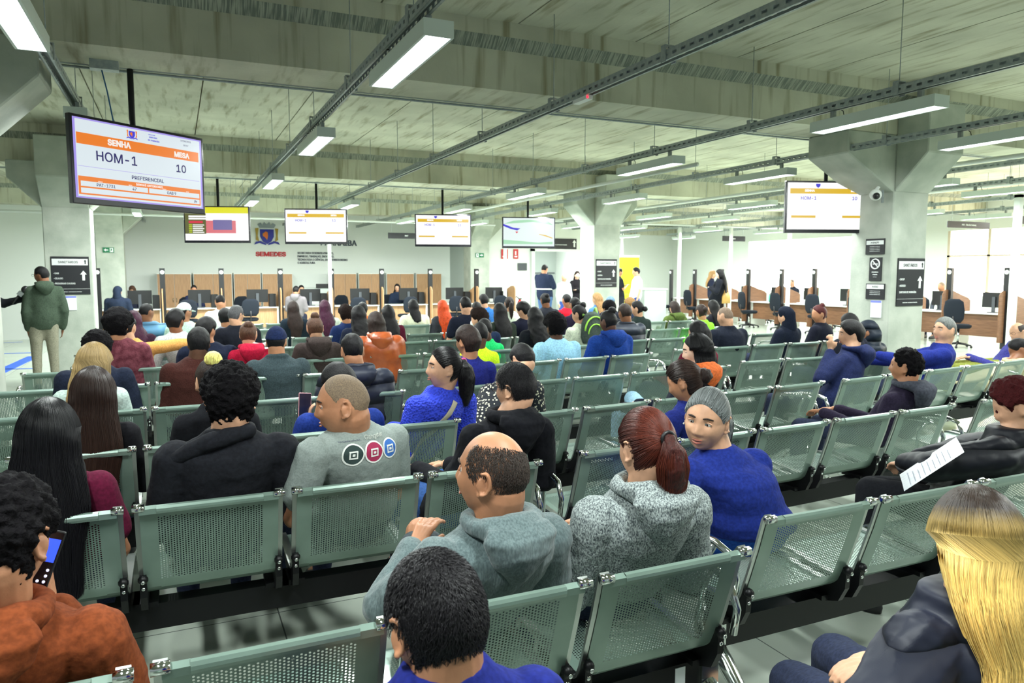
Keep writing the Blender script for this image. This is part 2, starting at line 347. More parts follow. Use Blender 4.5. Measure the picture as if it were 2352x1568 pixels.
BEN = {  # block: (left end x, y, angle, pitch) row by row from the camera
 'A': [(-1.20, .56, 0, .565), (-1.19, 1.71, 0, .565), (-1.27, 2.955, -.6, .56), (-1.27, 3.96, .3, .56), (-1.26, 5.12, .4, .56), (-1.27, 6.27, 1.2, .56), (-1.2, 7.33, 1.2, .58), (-.95, 8.7, 1.2, .57), (-.9, 9.9, 1, .57), (-.7, 11.6, 1, .57), (-.9, 12.9, 0, .57)],
 'B': [(1.95, .70, 0, .56), (1.85, 1.90, -.5, .57), (1.73, 2.99, 2.4, .58), (1.75, 3.95, 5., .585), (1.78, 5.13, 3.4, .58), (1.76, 6.22, 5.2, .58), (1.80, 7.40, 2.6, .575), (2.38, 8.78, 1.5, .57), (2.35, 9.85, 1.5, .57), (2.15, 11.6, 1, .58), (1.95, 12.9, -.5, .58)],
 'C': [(4.95, .8, 0, .57), (4.95, 1.95, 0, .57), (4.88, 3.12, 2.4, .58), (4.83, 4.2, 5.4, .58), (4.93, 5.48, 0, .58), (5.02, 6.65, 1.5, .58), (4.98, 7.82, 2, .58), (5.35, 9.15, 2, .58), (5.6, 10.62, 1, .58), (5.3, 11.9, 0, .58)]}
for b, rows in BEN.items():
    for i, (x, y, a, p) in enumerate(rows):
        if b in 'BC' and i == 0: continue
        k = i if b == 'A' else i-1
        bench(x, y, a, 'five-seat perforated steel bench, %s row from the camera in the %s block' % (ORD[k], BLK[b]), 5, p)
# a white QR-less asset tag stands on the beam end of the nearest bench
# ------------------------------------------------------------------ lamps and cable trays
def make_lamp():
    t = thing('linear_lamp', 'lamp', 'lamp', (0, 0, 0), 0, 'linear ceiling lamps')
    h = part('housing', MB().box((-.085, -.6, .012), (.085, .6, .09)).box((-.085, -.6, 0), (-.07, .6, .012)).box((.07, -.6, 0), (.085, .6, .012)).box((-.07, -.6, 0), (.07, -.588, .012)).box((-.07, .588, 0), (.07, .6, .012)), M['lampw'], t)
    part('diffuser', MB().quad((-.07, -.588, .006), (-.07, .588, .006), (.07, .588, .006), (.07, -.588, .006)), M['emit'], t)
    for sy in (-.42, .42): part('hanger', MB().box((-.015, sy-.02, .09), (.015, sy+.02, .16)), M['galv'], t)
    part('cord', MB().tube([(0, .3, .09), (.03, .34, .15), (.02, .4, .2), (-.03, .42, .2)], .004, 6), M['blackpl'], t)
    ld = bpy.data.lights.new('lamp_light', 'AREA'); ld.shape = 'RECTANGLE'; ld.size = .13; ld.size_y = 1.15; ld.energy = LAMP_W; ld.color = (.93, 1., .97)
    lo = bpy.data.objects.new('lamp_light', ld); C.objects.link(lo); lo.parent = t; lo.location = (0, 0, -.004)
    return t
lamp0 = None
LX = [(-.68, 'first'), (1.33, 'second'), (3.1, 'third'), (5.33, 'fourth'), (7.25, 'fifth'), (10.15, 'sixth'), (12.1, 'seventh'), (14.8, 'eighth'), (17.2, 'ninth')]
lamps = []
for ci, (lx, nm) in enumerate(LX):
    for ri, ly in enumerate((1.1, 4.45, 7.65, 11.15, 14.35, 18.1, 22.4)):
        if ci == 2 and ri in (0, 1, 2, 3): continue
        if ri == 0 and ci > 5: continue
        if ri == 6 and ci < 6: continue  # last lamp row is added, only at the far right, to brighten the wall
        if ci == 4 and ri == 1: ly = 4.6
        if ci == 4 and ri == 2: ly = 7.85
        lamps.append((lx, ly, ci, ri))
RN = ['behind the camera', 'nearest', 'second nearest', 'third nearest', 'fourth nearest', 'fifth nearest', 'farthest, added to brighten the far wall,']
for (lx, ly, ci, ri) in lamps:
    if lamp0 is None: lamp0 = make_lamp(); o = lamp0
    else: o = copy_tree(lamp0)
    gain = (.9, .9, 1, 1.15, 1.5, 2.3 if ci < 4 else 1.6, 2.2)[ri]
    lo = [c_ for c_ in o.children if c_.type == 'LIGHT'][0]; lo.data = lo.data.copy(); lo.data.energy = LAMP_W*gain
    o.location = (lx, ly, 2.9); o['label'] = 'white linear LED lamp, %s on the %s cable tray from the left' % (RN[ri], LX[ci][1])
def tray(x, label, y0=-3, y1=23.4, xe=None):
    t = thing('cable_tray', label, 'cable tray', (0, 0, 0), 0, 'perforated cable trays'); xe = xe if xe is not None else x; m = MB(); z0, z1 = 3.06, 3.125; hw = .035
    m.prism([(x-hw, y0, z1), (x+hw, y0, z1), (xe+hw, y1, z1), (xe-hw, y1, z1)], (0, 0, .003))
    n = int((y1-y0)/.09)
    for s_, sx in ((-1, x-hw), (1, x+hw)):
        for i in range(n):
            ya = y0+i*.09; xa = sx+(xe-x)*(ya-y0)/(y1-y0); th = .002
            m.box((xa-th, ya, z0+.042), (xa+th, ya+.09, z1)); m.box((xa-th, ya, z0+.022), (xa+th, ya+.045, z0+.042)); m.box((xa-th, ya, z0), (xa+th, ya+.09, z0+.022))
    for s_, sx in ((-1, x-hw), (1, x+hw)):
        m.prism([(sx, y0, z0), (sx+s_*-.015, y0, z0), (xe-x+sx+s_*-.015, y1, z0), (xe-x+sx, y1, z0)], (0, 0, .003))
    part('channel', m, M['galv'], t)
    y = y0+.6
    while y < y1:
        if not any(q-.15 < y < q+.75 for q in (-.7, 6.3, 13.3)): part('hanging_rod', MB().tube([(x, y, z1), (x, y, ZC)], .004, 6), M['galv'], t)
        part('clamp', MB().prism([(x-.045, y-.025, z0-.01), (x-.038, y-.025, z0-.01), (x-.038, y-.025, z1+.03), (x+.038, y-.025, z1+.03), (x+.038, y-.025, z0-.01), (x+.045, y-.025, z0-.01), (x+.045, y-.025, z1+.036), (x-.045, y-.025, z1+.036)], (0, .05, 0)), M['galv'], t)
        y += 1.65
    return t
for i, (lx, nm) in enumerate(LX):
    tray(lx-(.0 if i else 0)-(.03), 'grey perforated steel cable tray, %s from the left under the ceiling' % nm if i else 'grey perforated steel cable tray running over the leftmost lamps')
for i, yb in enumerate((6.93, 13.93)):
    tag(part('conduit_pipe', MB().tube([(-11, yb+.02, ZB-.015), (23, yb+.02, ZB-.015)], .011, 8), M['galv']), 'thin steel conduit along the far bottom edge of the %s concrete beam' % ('nearest' if i == 0 else 'second'), 'conduit')
for i, (a, b, z) in enumerate((((-9, 19.8), (8.5, 19.8), 3.02), ((8.5, 18.6), (20.4, 18.6), 3.1), ((6.9, 8.7), (6.9, 20), 3.2), ((9.3, 3), (9.3, 20), 3.05), ((13.4, 4), (13.4, 20), 3.2))):
    tag(part('ceiling_pipe', MB().tube([(*a, z), (*b, z)], .03, 10), M['whitem']), ['white pipe crossing under the ceiling before the back wall', 'white pipe crossing under the ceiling above the far desks', 'pale pipe running back beside the middle pillar', 'pale pipe running back behind the right pillar', 'pale pipe running back above the far right desks'][i], 'pipe')
jb = PZ(243, 150, 3.27); t = thing('junction_box', 'grey junction box under the beam with a loose blue cable, above the large left screen', 'junction box', tuple(jb))
part('box', MB().box((-.11, -.05, -.04), (.09, .05, .03)), M['galv'], t); part('cable', MB().tube([(-.03, 0, -.04), (.0, .03, -.2), (.03, -.02, -.4), (.06, 0, -.62)], .006, 6), mat('blue cable', (40, 100, 150), .5), t)
# ------------------------------------------------------------------ hanging screens
def solve_edge(t, b, h):
    lo, hi = 1., 40.
    d2 = ray(*b)
    for _ in range(50):
        m_ = (lo+hi)/2; A = _C+ray(*t)*m_; s_ = (A[0]*d2[0]+A[1]*d2[1])/(d2[0]**2+d2[1]**2); B = _C+d2*s_
        if A[2]-B[2] < h: lo = m_
        else: hi = m_
    return A, B
def screen(tl, tr, bl, br, h, label, kind):
    A, B = solve_edge(tl, bl, h); D, E_ = solve_edge(tr, br, h); w_ = 1.13*h/.645
    c = (A+D)/2; ang = math.atan2(D[1]-A[1], D[0]-A[0]); ang = max(-.35, min(.72, ang)); wm = math.hypot(D[0]-A[0], D[1]-A[1])
    w_ = max(.9*w_, min(1.12*w_, wm)) if kind == 'big' else w_
    zc = (A[2]+D[2]+B[2]+E_[2])/4
    t = thing('hanging_screen', label, 'screen', (c[0], c[1], zc), ang, 'queue screens hung from the beams')
    bevel(part('casing', MB().box((-w_/2, .0, -h/2), (w_/2, .05, h/2)).box((-w_/3, .05, -h/3), (w_/3, .09, h/4)), M['tv'], t), .006, 2)
    pc = c[:2]+np.array([-math.sin(ang), math.cos(ang)])*.11; top = (ZB if any(q < pc[1] < q+.6 for q in (6.3, 13.3)) else ZC)-zc
    part('pole', MB().tube([(0, .11, -.1), (0, .11, top)], .024, 12).tube([(0, .11, top-.012), (0, .11, top)], .09, 16).box((-.1, .09, -.12), (.1, .11, .12)), M['black'], t)
    bz = .022; X = w_/2-bz; Z0 = -h/2+.045; Z1 = h/2-bz
    def pane(name, x0, x1, z0, z1, m, dy): return part(name, MB().quad((x0, -dy, z0), (x1, -dy, z0), (x1, -dy, z1), (x0, -dy, z1)), m, t)
    return t, X, Z0, Z1, pane
def emat(name, col, st):
    m = mat(name, (6, 6, 8), .35); n = m.node_tree.nodes['Principled BSDF']; n.inputs['Emission Color'].default_value = lin(col); n.inputs['Emission Strength'].default_value = st; return m
EW = emat('screen white', (232, 244, 250), .82); EO = emat('screen orange', (252, 132, 28), .8); EP = emat('screen lavender', (176, 158, 250), .8); EK = emat('screen ink', (40, 28, 130), .5); EWT = emat('screen text white', (255, 250, 245), .84)
EW2 = emat('screen bright white', (255, 255, 252), 1.0); EY = emat('screen amber', (240, 196, 40), .8); EV = emat('screen violet', (70, 60, 225), .8)
EYL = emat('screen yellow', (238, 236, 30), .85); ER = emat('screen red', (228, 40, 70), .8); ED = emat('screen olive', (98, 100, 40), .8); EG = emat('screen lime', (190, 210, 20), .8); EPK = emat('screen pink', (236, 120, 130), .8); ESL = emat('screen slate', (120, 110, 170), .8); EC = emat('screen cyan white', (236, 250, 248), .9); EGR = emat('screen pale green', (176, 232, 190), .85)
def crest(t, x, y, z, s, mo, mb_, depth=.002, nm='crest'):
    # shield, crown, side supporters and ribbon
    sh = [(-.32, .30), (.32, .30), (.32, -.05), (.2, -.28), (0, -.40), (-.2, -.28), (-.32, -.05)]
    part(nm+'_shield', MB().prism([(x+a*s, y, z+b*s) for a, b in sh], (0, -depth, 0)), mb_, t)
    part(nm+'_map', MB().prism([(x+a*s, y-depth*1.3, z+b*s) for a, b in [(-.2, .1), (-.05, .2), (.04, .16), (.05, -.02), (.0, -.22), (-.08, -.1), (-.2, -.02)]], (0, -depth*.6, 0)), mo, t)
    for sx in (-1, 1):
        part(nm+'_supporter', MB().prism([(x+sx*a*s, y, z+b*s) for a, b in [(.36, -.3), (.42, .0), (.38, .36), (.54, .34), (.50, 0), (.52, -.2)]][::sx], (0, -depth, 0)), mo if mo is EO or True else mo, t)
        part(nm+'_ribbon', MB().prism([(x+sx*a*s, y, z+b*s) for a, b in [(.05, -.46), (.36, -.36), (.6, -.44), (.52, -.3), (.3, -.26), (.05, -.38)]][::sx], (0, -depth, 0)), mb_, t)
    cr = [(-.34, .36), (.34, .36), (.42, .52), (.28, .62), (.2, .5), (.12, .66), (0, .54), (-.12, .66), (-.2, .5), (-.28, .62), (-.42, .52)]
    return cr
PI2 = math.pi/2
def queue(t, X, Z0, Z1, pane, far):
    Wd, Hh = 2*X, Z1-Z0
    def gx(f): return -X+Wd*f
    def gz(f): return Z1-Hh*f
    base = EW2 if far else EW; bar = EY if far else EO
    if not far: pane('backlight', -X, X, Z0, Z1, EP, .0015)
    m_ = 0 if far else .02
    pane('screen_image', gx(m_*.8), gx(1-m_*.8), gz(1-m_), gz(m_), base, .002)
    def ptext(nm, s, size, m, fx, fz, bold=0., sx=1.): return text(nm, s, size*Hh, m, t, (gx(fx), -.0045, gz(fz)), bold=bold, sx=sx, ext=.0004)
    if far:
        pane('header_band', gx(.03), gx(.97), gz(.235), gz(.125), bar, .003)
        for a, b in ((.05, .34), (.66, .96)): pane('footer_band', gx(a), gx(b), gz(.75), gz(.70), bar, .003)
        part('crest_shield', MB().prism([(gx(.36)+a*.03, -.003, gz(.06)+b*.03) for a, b in [(-1, .7), (1, .7), (.9, -.3), (0, -1), (-.9, -.3)]], (0, -.0005, 0)), EV, t)
        ptext('header_text', 'SENHA', .10, EW2, .26, .17, .003); ptext('header_text', 'MESA', .10, EW2, .8, .17, .003)
        ptext('ticket_text', 'HOM-1', .15, EV, .25, .33, .001); ptext('desk_text', '10', .15, EV, .8, .33, .001)
    else:
        pane('header_band', gx(.02), gx(.97), gz(.325), gz(.185), bar, .003)
        pane('history_band', gx(.02), gx(.975), gz(.955), gz(.725), bar, .003)
        for a, b, c_, d in ((.035, .525, .785, .85), (.535, .965, .785, .85), (.035, .965, .87, .935)): pane('history_box', gx(a), gx(b), gz(d), gz(c_), EW, .0035)
        pane('divider', gx(.02), gx(.97), gz(.603), gz(.598), EP, .003)
        ptext('header_text', 'SENHA', .15, EWT, .32, .25, .004); ptext('header_text', 'MESA', .14, EWT, .82, .26, .004)
        ptext('ticket_text', 'HOM-1', .25, EK, .30, .445, .002, 1.02); ptext('desk_text', '10', .22, EK, .81, .455, .002)
        ptext('priority_text', 'PREFERENCIAL', .10, EK, .53, .665, .0008, 1.05)
        ptext('history_title', 'SENHAS ANTERIORES', .058, EW2, .54, .752, .0005, 1.05)
        for f, g in ((.17, 'SENHA'), (.39, 'MESA'), (.66, 'SENHA'), (.86, 'MESA')): ptext('history_caption', g, .028, EW2, f, .775)
        ptext('history_text', 'PAT-1731', .08, EK, .21, .818, .0006); ptext('history_text', '47', .08, EK, .42, .818, .0006); ptext('history_text', 'OAB 9', .08, EK, .72, .818, .0006); ptext('history_text', 'Pr', .08, EK, .93, .902, .0006)
        ptext('date_text', '19/08/2025', .048, EK, .86, .055); ptext('date_text', '08:57', .048, EK, .86, .115)
        ptext('city_text', 'PREFEITURA', .026, EV, .575, .055, .0003); ptext('city_text', 'SANTANA', .042, EV, .585, .088, .0006); ptext('city_text', 'DE PARNAIBA', .042, EV, .59, .13, .0006)
        crest(t, gx(.42), -.0025, gz(.095), .085, EO, EV, .0008)
q = screen((158, 268), (465, 309), (150, 476), (460, 483), .665, 'large queue screen showing HOM-1 and desk 10, hung nearest at the left', 'big'); queue(*q, False)
q = screen((1803, 420), (2013, 411), (1805, 538), (2012, 532), .65, 'queue screen with amber bands hung in front of the right pillar', 'n'); queue(*q, True)
q = screen((655, 478), (797, 480), (655, 558), (795, 563), .645, 'queue screen with amber bands hung before the crest on the back wall', 'n'); queue(*q, True)
q = screen((957, 492), (1078, 492), (959, 567), (1076, 566), .645, 'queue screen with amber bands hung beside the black PAT sign', 'n'); queue(*q, True)
t, X, Z0, Z1, pane = screen((416, 472), (581, 474), (413, 555), (580, 561), .64, 'screen with a yellow banner and a phone picture, partly behind the large left screen', 'n')
Wd, Hh = 2*X, Z1-Z0; gx = lambda f: -X+Wd*f; gz = lambda f: Z1-Hh*f
pane('screen_image', -X, X, Z0, Z1, EW2, .002); pane('yellow_band', -X, X, gz(.18), Z1, EYL, .003); pane('olive_panel', gx(0), gx(.33), gz(.8), gz(.18), ED, .003); pane('pink_shape', gx(.33), gx(.8), gz(.78), gz(.4), EPK, .0032); pane('phone_picture', gx(.44), gx(.74), gz(.68), gz(.38), ESL, .0038); pane('red_label', gx(.06), gx(.28), gz(.48), gz(.41), ER, .0036)
for k in range(5): pane('lime_marker', gx(.06), gx(.11), gz(.55+.055*k), gz(.515+.055*k), EG, .0036); pane('text_line', gx(.12), gx(.3-.02*(k % 2)), gz(.548+.055*k), gz(.522+.055*k), EW2, .0036)
for k in range(2): pane('text_line', gx(.06), gx(.46-.1*k), gz(.30+.07*k), gz(.25+.07*k), EW2, .0036)
t, X, Z0, Z1, pane = screen((1154, 497), (1275, 500), (1153, 569), (1273, 571), .66, 'screen with a washed-out aerial picture, hung farthest right before the doorway', 'n')
pane('screen_image', -X, X, Z0, Z1, EC, .002)
def blob(nm, pts, m): part(nm, MB().prism([(gx(a), -.003, gz(b)) for a, b in pts], (0, -.0004, 0)), m, t)
blob('blue_road', [(0, .22), (.2, .36), (.34, .38), (.28, .46), (.14, .40), (0, .30)], EV); blob('green_field', [(0, .22), (.2, .1), (.5, .06), (.9, .1), (1, .24), (.6, .14), (.3, .18)], EGR); blob('yellow_road', [(.72, .58), (.86, .62), (1, .72), (1, .75), (.84, .66), (.72, .6)], EY); blob('green_field', [(0, .8), (.3, .84), (.7, .9), (1, .86), (1, .96), (0, .96)], EGR)
blob('red_marker', [(.24, .5), (.3, .5), (.27, .57)], ER)
# ------------------------------------------------------------------ signs
def board(nm, label, loc, rz, w_, h, m=None, grp=None):
    t = thing(nm, label, 'sign', loc, rz, grp); part('panel', MB().box((-w_/2, -.012, -h/2), (w_/2, 0, h/2)), m or M['sign'], t); return t
def tx(t, s, size, x, z, m=None, bold=.0, sx=1, al='CENTER'): return text('lettering', s, size, m or M['signw'], t, (x, -.0135, z), align=al, bold=bold, sx=sx)
def arrow(t, x, z, s, m=None):
    part('arrow', MB().prism([(x-.12*s, -.0125, z-.5*s), (x+.12*s, -.0125, z-.5*s), (x+.12*s, -.0125, z+.1*s), (x+.3*s, -.0125, z+.1*s), (x, -.0125, z+.5*s), (x-.3*s, -.0125, z+.1*s), (x-.12*s, -.0125, z+.1*s)], (0, -.001, 0)), m or M['signw'], t)
def sanit(loc, rz, w_, h, label, lines):
    t = board('restroom_sign', label, loc, rz, w_, h, grp='black restroom direction signs')
    part('title_strip', MB().box((-w_*.47, -.014, h*.27), (w_*.47, -.0125, h*.44)), M['signw'], t)
    text('lettering', 'SANITÁRIOS', h*.125, M['sign'], t, (-w_*.05, -.0145, h*.355), sx=.92*w_/h*1.12, bold=.001); arr = part('arrow', MB().prism([(w_*.40+a, -.0142, h*.355+b) for a, b in [(-.008, -.03), (.008, -.03), (.008, .01), (.02, .01), (0, .035), (-.02, .01), (-.008, .01)]], (0, -.001, 0)), M['sign'], t)
    for i, l in enumerate(lines): tx(t, l, h*.085, -w_*.45, h*.06-i*h*.135, bold=.0012, al='LEFT', sx=.9*w_/h*1.1)
    arrow(t, w_*.34, -h*.0, h*.26)
    part('rule', MB().box((-w_*.5, -.0135, -h*.355), (w_*.5, -.0125, -h*.35)), M['signw'], t); tx(t, 'PREFEITURA  SANTANA DE PARNAÍBA', h*.042, 0, -h*.43, bold=.0005, sx=w_/h*1.1)
    return t
def on_front(u, v, y, off=.002): p = PY(u, v, y); return (p[0], p[1]-off, p[2])
def span(u0, v0, u1, v1, y): a = PY(u0, (v0+v1)/2, y); b = PY(u1, (v0+v1)/2, y); c = PY((u0+u1)/2, v0, y); d = PY((u0+u1)/2, v1, y); return ((a[0]+b[0])/2, y-.001, (c[2]+d[2])/2), b[0]-a[0], c[2]-d[2]
L, w_, h_ = span(118, 589, 206, 676, 13.0); sanit(L, 0, w_, h_, 'black restroom sign reading OAB, CEJUSC, PEQUENAS CAUSAS on the left pillar', ['-OAB', '-CEJUSC', '-PEQUENAS CAUSAS'])
L, w_, h_ = span(1368, 595, 1416, 659, 13.3); sanit(L, 0, w_, h_, 'black restroom sign on the middle pillar, seen left of the yellow banner', ['-SAESP', '-ACESSO', '  SANTANA DE PARNAÍBA'])
L, w_, h_ = span(2059, 593, 2120, 702, 6.3); sanit(L, 0, w_, h_, 'large black restroom sign on the front face of the right pillar', ['-SAESP', '-ACESSO', '  SANTANA DE PARNAÍBA'])
def side_sign(u0, v0, u1, v1, x, nm, label, m=None):
    a = PX(u0, (v0+v1)/2, x); b = PX(u1, (v0+v1)/2, x); c = PX((u0+u1)/2, v0, x); d = PX((u0+u1)/2, v1, x)
    w_ = a[1]-b[1]; h = c[2]-d[2]; return board(nm, label, (x-.001, (a[1]+b[1])/2, (c[2]+d[2])/2), -PI2, w_, h, m), w_, h
t, w_, h_ = side_sign(1990, 548, 2033, 584, 7.95, 'notice_sign', 'small black notice, topmost on the left face of the right pillar')
part('title_strip', MB().box((-w_*.46, -.014, h_*.12), (w_*.46, -.0125, h_*.38)), M['signw'], t); tx(t, 'ATENÇÃO', h_*.2, 0, h_*.25, M['sign'], .001)
for k in range(4): tx(t, 'ATENDIMENTO AO PÚBLICO', h_*.085, 0, -h_*(.0+.1*k))
t, w_, h_ = side_sign(1998, 591, 2026, 645, 7.95, 'no_smoking_sign', 'black no smoking sign on the left face of the right pillar')
rg = MB(); rr = w_*.34; pts = [(rr*math.cos(a), -.014, h_*.22+rr*math.sin(a)) for a in np.linspace(0, 2*math.pi, 25)]; rg.tube(pts, .009, 6, False); rg.box((-rr*.6, -.015, h_*.2), (rr*.6, -.013, h_*.24)); rg.tube([(-rr*.7, -.014, h_*.22+rr*.7), (rr*.7, -.014, h_*.22-rr*.7)], .007, 6); part('symbol', rg, M['signw'], t)
tx(t, 'PROIBIDO', h_*.1, 0, -h_*.13, bold=.001); tx(t, 'FUMAR', h_*.1, 0, -h_*.23, bold=.001); tx(t, 'LEI 12.546', h_*.05, 0, -h_*.33)
t, w_, h_ = side_sign(1990, 651, 2033, 687, 7.95, 'aviso_sign', 'black AVISO notice below the no smoking sign')
part('title_strip', MB().box((-w_*.46, -.014, h_*.16), (w_*.46, -.0125, h_*.44)), M['signw'], t); tx(t, 'AVISO', h_*.22, 0, h_*.3, M['sign'], .001)
for k in range(3): tx(t, 'PROIBIDO FILMAR NO LOCAL', h_*.085, 0, h_*(.02-.11*k))
def sheet(t, w_, h):
    part('blue_header', MB().box((-w_/2, -.0135, h*.38), (w_/2, -.0125, h/2)), mat('label blue', (120, 130, 220), .6), t)
t, w_, h_ = side_sign(2001, 690, 2025, 729, 7.95, 'paper_notice', 'white paper notice with a blue header under the AVISO sign', M['paper']); sheet(t, w_, h_)
L, w_, h_ = span(148, 680, 176, 712, 13.0); t = board('paper_notice', 'white paper notice with a blue header on the left pillar', L, 0, w_, h_, M['paper']); sheet(t, w_, h_)
def exit_sign(u0, v0, u1, v1, y, label, flip):
    L, w_, h = span(u0, v0, u1, v1, y); t = board('exit_sign', label, L, 0, w_, h, M['green'])
    s_ = -1 if flip else 1
    part('arrow', MB().prism([(s_*a*w_, -.013, b*h) for a, b in [(.02, -.1), (.22, -.1), (.22, -.28), (.42, 0), (.22, .28), (.22, .1), (.02, .1)]][::s_], (0, -.001, 0)), M['signw'], t)
    part('running_figure', MB().prism([(s_*a*w_, -.013, b*h) for a, b in [(-.42, -.4), (-.12, -.4), (-.12, .4), (-.42, .4)]][::s_], (0, -.001, 0)), M['signw'], t)
    part('figure', MB().prism([(s_*a*w_, -.0145, b*h) for a, b in [(-.36, -.3), (-.28, -.05), (-.2, -.3), (-.17, -.25), (-.23, .1), (-.16, .15), (-.24, .3), (-.33, .2), (-.3, 0)]][::s_], (0, -.0005, 0)), M['green'], t)
exit_sign(236, 568, 262, 580, 20.99, 'green exit sign pointing left on the back left pillar', True)
exit_sign(1092, 581, 1111, 591, 20.99, 'green exit sign pointing right on the back middle pillar', False)
# back wall lettering
def wall_text(nm, s, u, v, y, size, m, cat='lettering', label='', al='LEFT', bold=.0, sx=1):
    p = PY(u, v, y); o = text(nm, s, size, m, None, (p[0], y-.012, p[2]), align=al, ext=.01, bold=bold, sx=sx); o['label'] = label; o['category'] = cat; return o
dk = mat('letter dark', (52, 62, 76), .5); rd = mat('letter red', (196, 40, 50), .5)
wall_text('wall_lettering', 'SEMEDES', 587, 583, 23.4, .26, rd, label='red SEMEDES lettering mounted on the back wall', bold=.012, sx=1.12)
p = PY(683, 589, 23.4); t = thing('wall_lettering', 'four lines of dark department lettering right of the red SEMEDES', 'lettering', (p[0], 23.39, p[2]))
for k, s_ in enumerate(('SECRETARIA DESENVOLVIMENTO,', 'EMPREGO, TRABALHO, INOVAÇÃO,', 'TECNOLOGIA E CIÊNCIA, EMPREENDEDORISMO', 'E AGRICULTURA')): text('line', s_, .13, dk, t, (0, 0, .11-.1*k), align='LEFT', ext=.008, bold=.002, sx=.78)
p = PY(660, 548, 23.4); t = thing('wall_lettering', 'large dark city name lettering behind the hanging queue screen', 'lettering', (p[0], 23.39, p[2]))
text('line', 'SANTANA DE', .3, dk, t, (0, 0, .12), align='LEFT', ext=.01, bold=.008); text('line', 'PARNAÍBA', .34, dk, t, (.98, 0, -.10), align='LEFT', ext=.01, bold=.01)
p = PY(613, 541, 23.4); t = thing('city_crest', 'blue and orange city crest with a grey crown on the back wall', 'crest', (p[0], 23.39, p[2]))
gold = mat('crest gold', (168, 140, 50), .5); cb = mat('crest blue', (38, 44, 150), .5)
cr = crest(t, 0, 0, 0, .62, gold, cb, .015); part('crest_crown', MB().prism([(a*.62, 0, b*.62) for a, b in cr], (0, -.012, 0)), mat('crest grey', (140, 150, 156), .5), t)
part('crest_orange', MB().prism([(a*.6, -.03, b*.6) for a, b in [(-.18, .1), (-.05, .2), (.03, .15), (.04, -.02), (.0, -.2), (-.08, -.1), (-.18, -.02)]], (0, -.004, 0)), mat('crest orange', (225, 110, 30), .5), t)
def hang_sign(u0, v0, u1, v1, y, s, label):
    L, w_, h = span(u0, v0, u1, v1, y); t = board('hanging_sign', label, L, 0, w_, h, grp='black hanging signs'); tx(t, s, h*.5, 0, 0, bold=.003)
    part('rods', MB().tube([(-w_*.4, -.006, h/2), (-w_*.4, -.006, ZC-L[2])], .004, 6).tube([(w_*.4, -.006, h/2), (w_*.4, -.006, ZC-L[2])], .004, 6), M['galv'], t)
hang_sign(891, 535, 975, 548, 20.2, 'PAT', 'black hanging sign reading PAT over the desks')
hang_sign(1659, 542, 1711, 554, 20.0, 'INSS', 'small black hanging sign over the far desks, left of the right screen')
hang_sign(2175, 509, 2272, 524, 10.8, 'PAV - Receita Federal', 'black hanging sign reading PAV - Receita Federal')
hang_sign(2326, 497, 2400, 515, 9.6, 'DETRAN', 'black hanging sign cut by the right edge of the photo')
L, w_, h_ = span(1258, 548, 1324, 576, 21.58); t = board('direction_sign', 'black direction sign with a white arrow above the doorway', L, 0, w_, h_); tx(t, 'ACESSO A SANTANA DE PARNAÍBA', h_*.16, -w_*.1, 0, bold=.002, sx=.8); arrow(t, w_*.42, .05, h_*.6); tx(t, 'PREFEITURA', h_*.12, 0, -h_*.38)
L, w_, h_ = span(1189, 604, 1210, 621, 21.58); t = board('wall_plaque', 'grey wall plaque left of the doorway', L, 0, w_, h_, M['signg'])
for i, (a, b) in enumerate(((1151, 1166), (1179, 1190))):
    L, w_, h_ = span(a, 572, b, 594, 21.58); t = board('fire_sign', 'red fire equipment sign, %s of the pair on the wall beside the doorway' % ('left' if i == 0 else 'right'), L, 0, w_, h_, M['red'], 'red fire signs'); part('symbol', MB().box((-w_*.2, -.014, -h_*.1), (w_*.1, -.0125, h_*.3)).box((-w_*.3, -.014, -h_*.35), (w_*.3, -.0125, -h_*.2)), M['signw'], t)
p = PY(1194, 684, 21.3); t = thing('fire_extinguisher', 'red fire extinguisher with a black hose by the wall near the doorway', 'fire extinguisher', (p[0], 21.3, .3)); part('cylinder', MB().tube([(0, 0, 0), (0, 0, .4), (0, 0, .46), (0, 0, .5)], [.08, .08, .05, .025], 14), M['red'], t); part('hose', MB().tube([(0, 0, .5), (-.12, 0, .6), (-.22, 0, .5), (-.24, 0, .3)], .014, 8), M['blackpl'], t); part('handle', MB().box((-.05, -.015, .5), (.06, .015, .54)), M['blackpl'], t); part('stand', MB().tube([(0, 0, -.3), (0, 0, 0)], [.1, .06], 12), M['black'], t)
# yellow banner
p0 = PY(1416, 600, 19.2); p1 = PY(1468, 600, 19.2)
t = thing('pull_up_banner', 'bright yellow pull-up banner behind the two talking men', 'banner', ((p0[0]+p1[0])/2, 19.2, 0)); w_ = p1[0]-p0[0]; part('panel', MB().box((-w_/2, -.004, .1), (w_/2, .004, 2.12)), M['yellow'], t); part('base', MB().box((-w_/2-.03, -.1, 0), (w_/2+.03, .1, .1)), M['satin'], t); part('top_rail', MB().box((-w_/2, -.012, 2.12), (w_/2, .012, 2.18)), M['white'], t); text('lettering', 'Sebrae'[:0]+'aqui', .16, dk, t, (0, -.006, 1.0), ext=.001)
